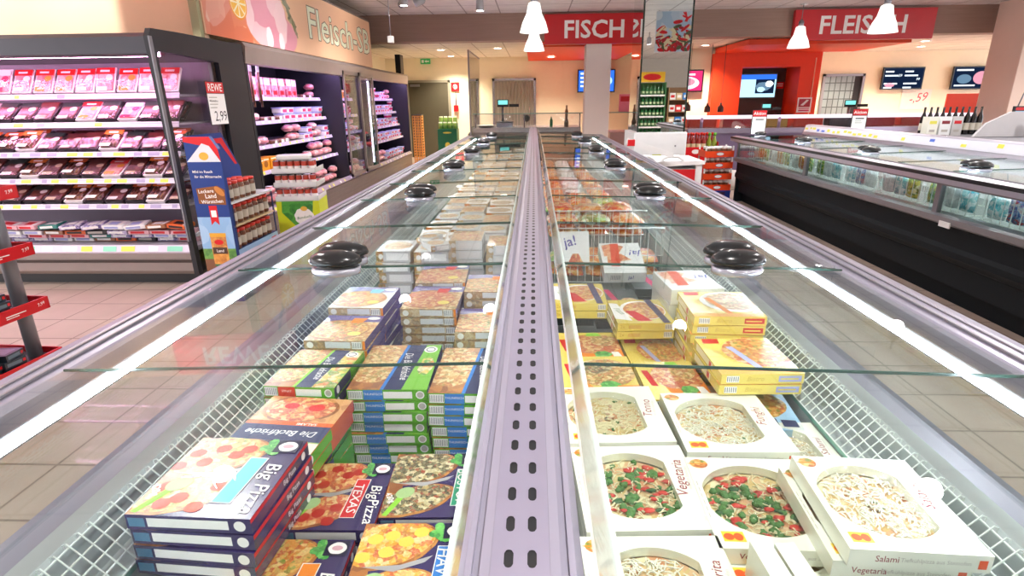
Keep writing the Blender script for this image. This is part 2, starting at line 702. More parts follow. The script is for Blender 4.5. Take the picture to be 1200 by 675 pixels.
# ---------------------------------------------------------------- lamps of the room
shade = lamp('glowing_shade', '#fff8ee', 1.0)
bulb = lamp('pendant_bulb', '#fff3df', 16)
pl = thing('pendant_lamp', 'white bell pendant lamp', 'pendant lamp')
prof = [(0.035, 0.36), (0.075, 0.34), (0.1, 0.22), (0.15, 0.12), (0.185, 0.0), (0.18, 0.0), (0.145, 0.115), (0.095, 0.215), (0.07, 0.33)]
obj('lamp_shade', MB().lathe(prof, shade, n=28, cap=False), pl)
obj('socket', MB().lathe([(0.04, 0.34), (0.045, 0.42), (0.02, 0.46)], greym, n=14), pl)
obj('cord', MB().tube([(0, 0, 0.45), (0, 0, 0.72)], 0.006, greym), pl)
obj('ceiling_rose', MB().lathe([(0.06, 0.69), (0.06, 0.71), (0.02, 0.715)], white, n=16), pl)
obj('bulb', MB().blob((0, 0, 0.1), (0.07, 0.07, 0.09), bulb, n=10, rough=0), pl)
note_kids(pl)
for lab, p in (('nearer glowing white bell lamp hanging above the middle of the freezer island', (0.0, 8.0, 2.29)),
               ('farther glowing white bell lamp hanging above the far end of the freezer island', (0.0, 10.9, 2.29)),
               ('glowing white bell lamp hanging just beside the red FLEISCH sign', (4.7, 11.1, 2.29)),
               ('glowing white bell lamp hanging in front of the FLEISCH lettering', (4.83, 8.75, 2.29))):
    place(pl, lab, p, group='white bell pendant lamps')

dl0 = thing('downlight', 'small round downlight', 'downlight')
obj('trim_ring', MB().lathe([(0.11, 0), (0.11, -0.012), (0.085, -0.012), (0.085, 0)], white, n=20, cap=False), dl0)
obj('lens', MB().lathe([(0.085, -0.004), (0.084, -0.006)], lamp('downlight_lens', '#fff2d8', 14), n=20), dl0)
note_kids(dl0)
for lab, x, y in (('small round downlight in front of the dark door', -2.07, 13.5), ('small round downlight nearest the exit sign', -2.1, 15.3),
                  ('small round downlight above the glass fish counter', -0.79, 13.3), ('round downlight in the orange soffit behind the fish sign', 0.4, 14.4),
                  ('small round downlight above the counter screens by the mirrored column', 3.7, 13.4), ('small round downlight above the grey strip curtain door', 7.51, 14.9),
                  ('round downlight above the first menu screen of the meat counter', 9.0, 14.6), ('round downlight above the second menu screen of the meat counter', 10.6, 14.2),
                  ('small round downlight behind the red FLEISCH sign', 8.2, 13.2)):
    zc = 2.43 if 'soffit' in lab else 2.55
    place(dl0, lab, (x, y, zc), group='round downlights over the counters')
    s = bpy.data.lights.new('downlight_beam', 'SPOT')
    s.energy = 210
    s.color = (1.0, 0.87, 0.7)
    s.spot_size = 2.3
    s.spot_blend = 0.8
    s.shadow_soft_size = 0.08
    so = bpy.data.objects.new('downlight_beam', s)
    COL.objects.link(so)
    so.location = (x, y, zc - 0.03)

# ---------------------------------------------------------------- the freezers
# lid: its own thing-part with a handle; outer end at x=0.935, inner end at x=0.10, slope kept small
def lid_mb(side, y0, y1, up):
    m = MB()
    xi, xo, zi, zo = 0.098, 0.955, 0.952 + up, 0.930 + up
    t = 0.004
    m.prism([(side * xi, zi), (side * xo, zo), (side * xo, zo + t), (side * xi, zi + t)][::side], 'y', y0, y1, clear)
    return m


edge_m = mat('glass_edge_green', '#3c5850', 0.2)


def handle_mb():
    """grip lying on a lid: chrome foot, dark slot and a glossy black lens shaped cap"""
    m = MB()
    n = 32

    def ring(rx_, ry_, z):
        # lens outline with pointed ends
        pts = []
        for k in range(n):
            a = 2 * PI * k / n
            c, q = math.cos(a), math.sin(a)
            pts.append((rx_ * math.copysign(abs(c) ** 0.8, c), ry_ * math.copysign(abs(q) ** 1.15, q), z))
        return pts

    def loft(rings, mt, cap=True):
        v = [p for r in rings for p in r]
        f = []
        for i in range(len(rings) - 1):
            for k in range(n):
                j = (k + 1) % n
                f.append((i * n + k, i * n + j, (i + 1) * n + j, (i + 1) * n + k))
        if cap:
            f.append(tuple((len(rings) - 1) * n + k for k in range(n)))
        m.add(v, f, mt, True)
    blk = mat('gloss_black_grip', '#0b1014', 0.25, coat=0.3)
    loft([ring(0.074, 0.050, 0.0), ring(0.077, 0.052, 0.004), ring(0.077, 0.052, 0.020), ring(0.07, 0.047, 0.023)], mat('grip_chrome', '#b9bccb', 0.22, 0.7))
    loft([ring(0.064, 0.042, 0.022), ring(0.064, 0.042, 0.034)], blk)
    loft([ring(0.06, 0.04, 0.032), ring(0.080, 0.053, 0.034), ring(0.083, 0.055, 0.040), ring(0.076, 0.048, 0.056), ring(0.055, 0.034, 0.068), ring(0.022, 0.013, 0.073)], blk)
    return m


def island(name, label, x0, y0, y1, lids, body_m, ridge_kind):
    """double chest freezer running along y, centred on x0"""
    root = thing(name, label, 'freezer', (x0, 0, 0))
    L = y1 - y0
    # lower body: plinth, panel with a bumper, ledge
    for s in (-1, 1):
        pr = [(0.86, 0.0), (0.86, 0.12), (0.93, 0.14), (0.93, 0.30), (0.955, 0.32), (0.985, 0.36), (0.985, 0.40), (0.97, 0.43), (0.97, 0.60), (0.935, 0.60), (0.935, 0.30), (0.70, 0.30), (0.70, 0.0)]
        obj('side_panel', MB().prism([(s * a, b) for a, b in pr][::s], 'y', y0, y1, body_m), root)
        obj('ledge', MB().prism([(s * a, b - (0 if ridge_kind == 'slots' else 0.028)) for a, b in [(0.90, 0.60), (1.0, 0.60), (1.02, 0.615), (1.02, 0.655), (0.99, 0.665), (0.90, 0.665)]][::s], 'y', y0, y1, railc if ridge_kind == 'slots' else greym), root)
        g = MB()
        g.box(min(s * 0.975, s * 0.981), y0 + 0.05, 0.637, max(s * 0.975, s * 0.981), y1 - 0.05, 0.89, sideglass)
        obj('side_glass', g, root)
        for k in range(4):
            yy = y0 + (L - 0.05) / 3 * k
            obj('side_post', MB().box(min(s * 0.955, s * 0.99), yy, 0.637, max(s * 0.955, s * 0.99), yy + 0.05, 0.89, alu if ridge_kind == 'slots' else greym), root)
        rp = [(0.948, 0.885), (1.055, 0.885), (1.075, 0.895), (1.08, 0.915), (1.07, 0.93), (1.03, 0.94), (0.965, 0.934), (0.95, 0.925)]
        r = MB().prism([(s * a, b) for a, b in rp][::s], 'y', y0 - 0.02, y1 + 0.02, railc if ridge_kind == 'slots' else alu)
        # guide grooves along the rail
        for gx in (0.985, 1.015):
            r.box(min(s * gx, s * (gx + 0.006)), y0, 0.9375, max(s * gx, s * (gx + 0.006)), y1, 0.9425, greym)
        if ridge_kind != 'slots':
            r.box(min(s * 1.078, s * 1.1), y0, 0.87, max(s * 1.078, s * 1.1), y1, 0.925, alu)
            r.box(min(s * 1.085, s * 1.104), y0, 0.905, max(s * 1.085, s * 1.104), y1, 0.93, black)
            r.box(min(s * 1.0, s * 1.03), y0, 0.845, max(s * 1.0, s * 1.03), y1, 0.885, greym)
        obj('rail', r, root)
        obj('lamp_shield', MB().prism([(s * a, b) for a, b in [(0.904, 0.882), (0.916, 0.882), (0.916, 0.911), (0.9125, 0.911), (0.9125, 0.886), (0.904, 0.886)]][::s], 'y', y0 + 0.05, y1 - 0.05, greym), root)  # added L shield that keeps the strip lamp's light off the rail
        obj('strip_lamp', MB().box(min(s * 0.9055, s * 0.9115), y0 + 0.05, 0.8862, max(s * 0.9055, s * 0.9115), y1 - 0.05, 0.893, led), root)
        # sloping white wire liner with hooked ends
        lin = mat('liner_grey', '#b9c3c3', 0.5)
        if ridge_kind == 'slots':
            wi = MB()
            gx0, gz0, gx1, gz1 = 0.822, 0.708, 0.752, 0.632
            for k in range(5):
                t = k / 4
                a, b = gx0 + (gx1 - gx0) * t, gz0 + (gz1 - gz0) * t
                wi.box(s * a - 0.0014, y0 + 0.08, b - 0.0014, s * a + 0.0014, y1 - 0.08, b + 0.0014, whitew)
            yy = y0 + 0.1
            while yy < y1 - 0.1:
                q = [(gx0 + 0.010, gz0 - 0.006), (gx0 + 0.011, gz0 + 0.004), (gx0 + 0.003, gz0 + 0.008), (gx0 - 0.004, gz0), (gx1, gz1)]
                wi.tube([(s * a, yy, b) for a, b in q], 0.0016, whitew, n=4, cap=False)
                yy += 0.028
            obj('wire_liner', wi, root)
            obj('well_wall', MB().box(min(s * 0.756, s * 0.775), y0 + 0.04, 0.40, max(s * 0.756, s * 0.775), y1 - 0.04, 0.622, lin)
                .box(min(s * 0.754, s * 0.757), y0 + 0.04, 0.615, max(s * 0.754, s * 0.757), y1 - 0.04, 0.628, mat('liner_edge_teal', '#7fb4aa', 0.3)), root)
            obj('inner_sill', MB().prism([(s * a, b) for a, b in [(0.775, 0.59), (0.974, 0.60), (0.974, 0.662), (0.925, 0.664), (0.905, 0.69), (0.85, 0.70), (0.84, 0.69), (0.835, 0.60)]][::s], 'y', y0 + 0.05, y1 - 0.05,
                                         mat('sill_grey', '#b9c2c4', 0.4, 0.2)), root)
        else:
            obj('well_wall', MB().box(min(s * 0.93, s * 0.96), y0 + 0.04, 0.40, max(s * 0.93, s * 0.96), y1 - 0.04, 0.63, lin), root)
    obj('well_floor', MB().box(-0.93, y0 + 0.04, 0.36, 0.93, y1 - 0.04, 0.42 if ridge_kind == 'slots' else 0.60, mat('well_floor_grey', '#8f9c9b', 0.5)), root)
    obj('centre_wall', MB().box(-0.055, y0 + 0.04, 0.42, 0.055, y1 - 0.04, 0.95, white), root)
    for ye, d in ((y0, 1), (y1, -1)):
        e = MB().box(-0.97, min(ye, ye + d * 0.05), 0.0, 0.97, max(ye, ye + d * 0.05), 0.62, body_m)
        e.box(-1.06, min(ye, ye - d * 0.05), 0.885, 1.06, max(ye, ye + d * 0.03), 0.94, railc)
        e.box(-0.97, min(ye, ye + d * 0.008), 0.62, 0.97, max(ye, ye + d * 0.008), 0.89, sideglass)
        obj('end_panel', e, root)
    # lids in overlapping pairs, each with its grip
    hp = None
    for s in (-1, 1):
        for a, b, up in lids:
            lo = obj('lid', lid_mb(s, a, b, up), root)
            xi, xo, zi, zo = 0.098, 0.955, 0.952 + up, 0.930 + up
            for ye in (a, b):
                ed = MB().prism([(s * xi, zi - 0.0004), (s * xo, zo - 0.0004), (s * xo, zo + 0.0046), (s * xi, zi + 0.0046)][::s], 'y', ye - 0.0015, ye + 0.0015, edge_m)
                obj('lid_edge', ed, lo)
            hy = (b - 0.075) if up == 0 else (a + 0.045)
            if hp is None:
                hp = handle_mb().build('handle')
            obj('handle', hp, lo, (s * (0.62 if ridge_kind == 'slots' else 0.80), hy, (0.942 if ridge_kind == 'slots' else 0.938) + up))
    return root


def lid_list(y0, n, first=0):
    out = []
    for k in range(n):
        a = y0 + 1.36 * k
        out.append((a, a + 0.74, 0.0))
        out.append((a + 0.70, a + 1.345, 0.008))
    return out


fz = island('chest_freezer', 'long double chest freezer with clear sliding lids and slotted centre ridge, full of pizza boxes', 0.0, -0.36, 9.16,
            lid_list(-0.34, 7), mat('freezer_body', '#2a2f33', 0.4), 'slots')
# slotted centre ridge of the long island
rx = -0.012
plate = mat('ridge_plate', '#aeaac0', 0.28, 0.7, 0.04, 14)
RP = [(-0.058, 0.95), (-0.058, 1.036), (-0.050, 1.046), (-0.050, 1.052), (-0.044, 1.052), (-0.044, 1.046), (-0.036, 1.046), (-0.036, 1.058), (-0.027, 1.060)]
ridge = MB()
prof = [(rx + a, b) for a, b in RP] + [(rx - a, b) for a, b in RP[::-1]]
ridge.prism(prof[::-1], 'y', -0.36, 9.16, railc)
rg = obj('ridge', ridge, fz)
# perforated strip on top, the holes are real
pm = MB()
y = -0.30
ys = []
while y < 9.1:
    ys.append(y)
    y += 0.044
hx = (-0.0105, 0.0105)
hw, hl, z = 0.0042, 0.0105, 1.0615
xs = [-0.026, hx[0] - hw, hx[0] + hw, hx[1] - hw, hx[1] + hw, 0.026]
for i, y in enumerate(ys):
    ya, yb = y - 0.022, y + 0.022
    for x0_, x1_ in ((xs[0], xs[1]), (xs[2], xs[3]), (xs[4], xs[5])):
        pm.quad((rx + x0_, ya, z), (rx + x1_, ya, z), (rx + x1_, yb, z), (rx + x0_, yb, z), plate)
    for h in hx:
        for q0, q1, sgn in ((ya, y - hl, -1), (y + hl, yb, 1)):
            # rounded slot ends as a short fan of quads
            n = 5
            base = q0 if sgn < 0 else q1
            for k in range(n):
                t0, t1 = -1 + 2 * k / n, -1 + 2 * (k + 1) / n
                e0 = y + sgn * (hl - hw + hw * math.sqrt(max(0, 1 - t0 * t0)))
                e1 = y + sgn * (hl - hw + hw * math.sqrt(max(0, 1 - t1 * t1)))
                p = [(rx + h + hw * t0, base, z), (rx + h + hw * t1, base, z), (rx + h + hw * t1, e1, z), (rx + h + hw * t0, e0, z)]
                if sgn > 0:
                    p = p[::-1]
                pm.add(p, [(0, 1, 2, 3)], plate)
pm.box(rx - 0.026, -0.34, 1.0603, rx + 0.026, 9.14, 1.0606, black)
obj('slotted_strip', pm, rg)
# clear upstand strips that lean out on both sides of the ridge
for s, xa, xb in ((-1, -0.062, -0.092), (1, 0.056, 0.09)):
    g = MB().prism([(xa, 1.042), (xa + s * 0.003, 1.042), (xb + s * 0.003, 0.962), (xb, 0.962)][::s], 'y', -0.36, 9.16, milky)
    g.prism([(xb, 0.955), (xb + s * 0.006, 0.955), (xb + s * 0.006, 0.966), (xb, 0.966)][::s], 'y', -0.36, 9.16, mat('strip_edge', '#d7ebe6', 0.15))
    obj('ridge_screen', g, fz)

# second freezer across the aisle, same make, with a tall price ledge in its middle
fz2 = island('chest_freezer', 'dark chest freezer with glass side strip and white price ledge across the tiled aisle', 3.94, 2.1, 8.55,
             lid_list(2.14, 5)[:9], mat('freezer_body_dark', '#0a1319', 0.62), 'ledge')
lg = MB().prism([(-0.10, 0.95), (-0.085, 0.985), (-0.06, 1.075), (-0.03, 1.085), (0.03, 1.085), (0.06, 1.075), (0.085, 0.985), (0.10, 0.95)][::-1], 'y', 2.1, 8.55, alu)
MATS['freezer_body_dark'].node_tree.nodes['Principled BSDF'].inputs['Specular IOR Level'].default_value = 0.2
lgo = obj('price_ledge', lg, fz2)
pr = MB().prism([(-0.0905, 0.992), (-0.068, 1.072), (-0.0655, 1.071), (-0.088, 0.991)][::-1], 'y', 2.15, 8.52, mat('white_price_rail', '#eceaf4', 0.35))
obj('price_rail', pr, lgo)
lb = MB()
O, V = Vector((-0.0912, 0, 0.992)), Vector((0.0225, 0, 0.08)).normalized()
lb.face(O, (0, -1, 0), V)
y = 2.3
while y < 8.5:
    far = y > 6.6
    wd = R(0.06, 0.09)
    b = R(0.012, 0.04)
    lb.lay = 0
    lb.prect(-y - wd, b, -y, b + R(0.022, 0.034), yellow if R(0, 1) < 0.9 else mat('blue_label', '#5b79d8', 0.5))
    y += R(0.1, 0.16) if far else R(0.2, 0.5)
obj('price_label', lb, lgo)['kind'] = 'stuff'
obj('number_plate', MB().box(-1.026, 4.02, 0.56, -1.018, 4.13, 0.6, white), fz2)
# ---------------------------------------------------------------- pizza boxes in the freezer
pz_red = mosaic('pizza_pepperoni', ['#e6c27c', '#c23f22', '#d0672e', '#f0d8a0', '#a82c18', '#dca050', '#c8482a'], 80)
pz_veg = mosaic('pizza_mushroom', ['#d9cfa2', '#5f5f40', '#2f3a22', '#ece2b8', '#77704c', '#c2ac70', '#a8321c', '#26301c'], 110)
pz_ham = mosaic('pizza_ham', ['#efd080', '#e0a028', '#d86848', '#f4e2a8', '#c84830', '#ecb838', '#b87428'], 85)
pz_mix = mosaic('pizza_mixed', ['#e4b45c', '#cc7222', '#b83018', '#f0d690', '#5f8a28', '#d88c30', '#cca858'], 95)
pz_cream = mosaic('pizza_pale', ['#ecd090', '#d8a860', '#c87c38', '#f4e4b4', '#b05a2c', '#8f8434'], 85)
pz_crust = mosaic('pizza_crust', ['#b8742c', '#a05c20', '#c8883c', '#8c4e1c'], 40, soft=True)
vegmix = mosaic('vegetable_print', ['#5fae3a', '#3c8f35', '#e8402c', '#f0d05a', '#7fc04a', '#e8862c', '#f3e7c4'], 45)
basil = mosaic('basil_print', ['#2f9a3e', '#57b84a', '#1f7a34', '#7fcf6a'], 80)


def carton(name, col, rough=0.24):
    return mat(name, col, rough, 0, 0.03, 20, coat=1.0, coat_r=0.27)


c_purple = carton('carton_purple', '#2c1f5c')
c_navy = carton('carton_navy', '#1d2a4e')
c_blue = carton('carton_blue', '#2466b4')
c_green = carton('carton_green', '#62b52e')
c_orange = carton('carton_orange', '#e2592a')
c_yel = carton('carton_yellow', '#f1dc6e')
c_cream = carton('carton_cream', '#f1f3e4', 0.3)
c_white = carton('carton_white', '#eef1f0', 0.3)
c_lila = carton('carton_lilac', '#6a63a8')
c_grey = carton('carton_grey', '#c9c8c6', 0.4)
c_tan = carton('carton_tan', '#d8bd92', 0.4)
c_dark = carton('carton_dark', '#3a4648', 0.35)
c_lblue = carton('carton_light_blue', '#9cc8e8', 0.3)
p_white = whiteprint
p_maroon = mat('print_maroon', '#8c2a34', 0.5)
p_grey = mat('print_grey', '#b9b5ac', 0.5)
p_orange = mat('print_orange', '#f08a28', 0.5)
p_pink = mat('print_magenta', '#c72a62', 0.5)
p_lime = mat('print_lime', '#8ccf3a', 0.5)
p_teal = mat('print_teal', '#2f9e78', 0.45)
p_sky = mat('print_sky', '#6fc4e6', 0.45)
p_blue = mat('print_blue', '#2f7fd0', 0.45)
p_navy = mat('print_navy', '#26305a', 0.45)
p_lav = mat('print_lavender', '#aab0e0', 0.45)


def barcode(mb, x0, y0, x1, y1, n=9, m=None):
    mb.prect(x0, y0, x1, y1, p_white)
    l = mb.lay
    for k in range(n):
        mb.lay = l
        a = x0 + (x1 - x0) * (k + 0.25) / n
        mb.prect(a, y0 + (y1 - y0) * 0.12, a + (x1 - x0) / n * 0.45, y1 - (y1 - y0) * 0.12, m or mat('barcode_grey', '#6f7f8c', 0.5))


W, D, H = 0.235, 0.245, 0.032


def big_pizza(kind):
    """purple box: pizza photo on one side, lettering that reads from the side"""
    m = MB()
    w_, d_ = W / 2, D / 2
    m.box(-w_, -d_, 0, w_, d_, H, c_purple)
    m.face((0, 0, H), (1, 0, 0), (0, 1, 0))
    cl = (-w_, -d_, w_, d_)
    piz = {'texas': pz_red, 'boston': pz_veg, 'hawaii': pz_ham, 'bologna': pz_mix, 'supreme': pz_mix}[kind]
    m.ppoly([(-w_, -d_), (-w_ + 0.05, -d_), (-w_ + 0.02, d_), (-w_, d_)], pz_crust)
    m.pell(-0.055, 0.062, 0.108, 0.068, pz_crust, cl, 0.03, rot=0.25)
    m.pell(-0.056, 0.064, 0.101, 0.061, piz, cl, 0.03, rot=0.25)
    m.pell(-0.04, -0.062, 0.098, 0.05, pz_crust, cl, 0.03, rot=0.4)
    m.pell(-0.041, -0.060, 0.091, 0.044, piz, cl, 0.04, rot=0.4)
    m.ppoly([(-0.1, 0.0), (-0.02, 0.005), (0.045, 0.03), (0.03, 0.012), (-0.03, -0.012)], mat('knife_grey', '#a8a6a8', 0.3))
    if kind in ('texas', 'hawaii', 'supreme'):
        rd = random.Random(len(kind))
        pc_ = {'texas': mat('pepperoni_print', '#b8261a', 0.35), 'hawaii': mat('pineapple_print', '#f2cf55', 0.35), 'supreme': mat('tomato_print', '#d2482c', 0.35)}[kind]
        for a, b in ((-0.09, 0.07), (-0.05, 0.09), (-0.01, 0.065), (-0.055, 0.035), (-0.1, 0.02), (0.015, 0.09), (-0.09, -0.05), (-0.04, -0.07), (0.01, -0.045), (-0.07, -0.09), (-0.01, -0.09)):
            m.pell(a + rd.uniform(-.008, .008), b + rd.uniform(-.008, .008), 0.017, 0.015, pc_, cl, 0.08, n=14, seed=int(a * 900))
    # pizza server and leaves
    m.ppoly([(-0.112, -0.115), (-0.10, -0.118), (-0.068, -0.05), (-0.082, -0.043)], p_lime)
    m.pell(-0.07, -0.036, 0.024, 0.019, mat('server_green', '#a9c98a', 0.4), cl, rot=0.6)
    for k, (a, b) in enumerate(((0.045, 0.09), (0.062, 0.1), (0.05, 0.108), (0.06, 0.078))):
        m.pell(a, b, 0.017, 0.011, basil, cl, 0.1, rot=k * 0.9, seed=k)
    lab = {'texas': ('TEXAS', redflat), 'boston': ('BOSTON', p_teal), 'hawaii': ('HAWAII', p_blue), 'bologna': ('BE', p_orange), 'supreme': ('SUPREME', p_sky)}[kind]
    ax = 0.068 if kind in ('boston', 'hawaii') else 0.042
    m.ppoly([(ax - 0.022, -0.085), (ax + 0.018, -0.085), (ax + 0.024, 0.055), (ax - 0.016, 0.055)], p_white)
    m.ppoly([(ax - 0.020, -0.083), (ax + 0.016, -0.083), (ax + 0.022, 0.053), (ax - 0.014, 0.053)], lab[1])
    if kind != 'supreme':
        m.ptext(lab[0], ax - 0.001, -0.015, 0.036 if len(lab[0]) < 7 else 0.028, p_white, -88, 0.01, 0.15)
    if kind in ('texas', 'bologna', 'supreme'):
        m.ptext('Big Pizza' if kind == 'supreme' else 'BigPizza', 0.093, -0.035, 0.043, p_white, -85, 0.006, 0.2)
    else:
        m.ptext('BigPizza', 0.104, -0.03, 0.026, p_white, -86, 0.006, 0.2)
    m.prect(0.06, 0.075, 0.112, 0.118, mat('medal_navy', '#141238', 0.4))
    m.pell(0.087, 0.097, 0.02, 0.017, p_white, None, 0.05, n=20)
    m.pell(0.087, 0.097, 0.012, 0.007, mat('medal_rose', '#d9a9b4', 0.4))
    m.ptext('420g', -0.104, -0.055, 0.02, p_white, -60, 0.02)
    # front edge and long side
    m.face((0, -d_, 0), (1, 0, 0), (0, 0, 1))
    m.prect(-w_ + 0.004, 0.006, -w_ + 0.035, 0.025, mat('edge_picture', '#4e7fa0', 0.4))
    m.prect(-w_ + 0.04, 0.007, 0.075, 0.026, p_white)
    m.pell(0.096, 0.016, 0.011, 0.011, p_white)
    m.face((w_, 0, 0), (0, 1, 0), (0, 0, 1))
    m.prect(-d_, H - 0.010, d_, H - 0.001, redflat)
    m.ptext('Big Pizza', 0.03, 0.011, 0.016, p_white, 0, 0.005)
    m.pell(0.095, 0.012, 0.009, 0.009, p_white)
    return m


def bake_box(kind):
    """stone-oven style box: pizza at the far end, navy script band, vegetable strip"""
    m = MB()
    w_, d_ = 0.112, 0.15
    main, cap = {'salami': (c_orange, 'SALAMI'), 'tuna': (c_blue, 'THUNFISCH'), 'spinach': (c_green, 'SPINAT')}[kind]
    m.box(-w_, -d_, 0, w_, d_, H, c_green, {'x+': main if kind != 'tuna' else c_navy, 'x-': main})
    cl = (-w_, -d_, w_, d_)
    piz = {'salami': pz_red, 'tuna': pz_cream, 'spinach': pz_mix}[kind]
    m.face((0, 0, H), (1, 0, 0), (0, 1, 0))
    if kind == 'salami':
        m.prect(-w_, 0.015, w_, d_, mosaic('wood_print', ['#c98d52', '#b97a40', '#d6a068'], 30, soft=True))
        m.pell(-0.005, 0.088, 0.10, 0.075, pz_crust, cl, 0.02)
        m.pell(-0.005, 0.088, 0.09, 0.066, piz, cl, 0.02)
        m.pell(-0.035, 0.10, 0.02, 0.016, redflat)
        m.pell(0.035, 0.095, 0.022, 0.018, redflat)
        m.prect(-w_, 0.002, w_, 0.02, mat('band_orange', '#e8632a', 0.4))
        m.ptext(cap, 0.045, 0.011, 0.016, p_white, 180, 0.004)
        m.prect(-w_, -0.07, w_, 0.002, p_navy)
        m.ptext('Die Backfrische', 0.0, -0.034, 0.036, p_white, 180, 0.003, 0.3, 0.8)
        m.prect(-w_, -d_, w_, -0.07, vegmix)
        m.pell(-0.085, -0.095, 0.024, 0.02, p_white)
        m.pell(-0.04, -0.105, 0.035, 0.022, mat('lemon_print', '#ecd743', 0.4), None, 0.1)
        m.pell(0.005, -0.11, 0.035, 0.026, basil, cl, 0.15)
        m.ppoly([(0.04, -0.075), (w_, -0.075), (w_, -0.12), (0.05, -0.13)], mat('label_pale', '#e5dccd', 0.4))
    else:
        m.ppoly([(-w_, -d_), (-0.02, -d_), (0.01, d_), (-w_, d_)], pz_crust)
        m.pell(-0.065, 0.02, 0.08, 0.13, piz, cl, 0.02)
        m.ppoly([(-0.01, -d_), (0.04, -d_), (0.065, d_), (0.012, d_)], p_navy)
        m.ppoly([(-0.02, -d_), (-0.01, -d_), (0.012, d_), (0.002, d_)], p_blue if kind == 'tuna' else p_lime)
        m.ptext('Die Backfrische', 0.026, 0.0, 0.036, p_white, -85, 0.003, 0.3, 0.8)
        m.ppoly([(0.04, -d_), (w_, -d_), (w_, d_), (0.065, d_)], vegmix if kind == 'spinach' else mat('leaf_green', '#7cc043', 0.4))
        m.pell(0.085, 0.0, 0.022, 0.06, vegmix, cl, 0.1)
        m.pell(0.082, 0.115, 0.021, 0.024, p_white)
        m.pell(0.082, 0.115, 0.015, 0.017, p_navy)
        m.pell(0.082, 0.115, 0.012, 0.012, p_white)
    m.face((0, -d_, 0), (1, 0, 0), (0, 0, 1))
    barcode(m, -w_ + 0.003, 0.003, -0.068, H - 0.003)
    m.prect(-0.066, 0.001, -0.012, H - 0.001, {'salami': redflat, 'tuna': p_blue, 'spinach': mat('side_red', '#e0402e', 0.4)}[kind])
    m.ptext(cap, -0.039, 0.018, 0.010, p_white)
    m.prect(-0.01, 0.005, 0.07, H - 0.006, p_white)
    m.pell(0.092, 0.016, 0.012, 0.012, p_white)
    m.pell(0.092, 0.016, 0.009, 0.009, p_grey)
    m.face((w_, 0, 0), (0, 1, 0), (0, 0, 1))
    m.prect(-d_, 0.002, 0.0, H - 0.002, c_green if kind == 'salami' else p_navy)
    m.pell(-0.12, 0.016, 0.012, 0.012, p_white)
    m.prect(0.0, 0.002, d_, H - 0.002, main)
    return m


def lilac_box(kind):
    """lilac backed box with a round pizza photo and white edge strips"""
    m = MB()
    w_, d_ = 0.1, 0.13
    m.box(-w_, -d_, 0, w_, d_, 0.03, c_lila)
    cl = (-w_, -d_, w_, d_)
    m.face((0, 0, 0.03), (1, 0, 0), (0, 1, 0))
    m.prect(-w_, -d_, w_, 0.06, c_cream if kind == 'glare' else pz_cream)
    m.pell(-0.02, -0.02, 0.105, 0.1, pz_crust, cl, 0.02)
    m.pell(-0.02, -0.02, 0.097, 0.09, {'glare': pz_ham, 'ham': pz_red, 'mix': pz_mix}[kind], cl, 0.02)
    m.ppoly([(0.0, 0.05), (0.04, 0.05), (0.05, 0.1), (0.0, 0.1)], {'glare': p_sky, 'ham': redflat, 'mix': p_orange}[kind])
    m.pell(0.07, 0.1, 0.022, 0.016, p_white)
    m.pell(0.045, -0.06, 0.022, 0.02, mat('label_lemon', '#f2e37a', 0.4))
    m.face((0, -d_, 0), (1, 0, 0), (0, 0, 1))
    m.prect(-w_, 0.0, w_, 0.03, mosaic('edge_photo', ['#c9a878', '#b4895c', '#8c7a6a', '#d8c6a0'], 60))
    m.pell(-0.08, 0.014, 0.011, 0.011, p_white)
    m.prect(-0.03, 0.005, 0.052, 0.026, mat('edge_white', '#dfe1e6', 0.4))
    barcode(m, 0.056, 0.003, 0.088, 0.027, 6)
    m.prect(0.092, 0.0, w_, 0.03, p_orange)
    return m


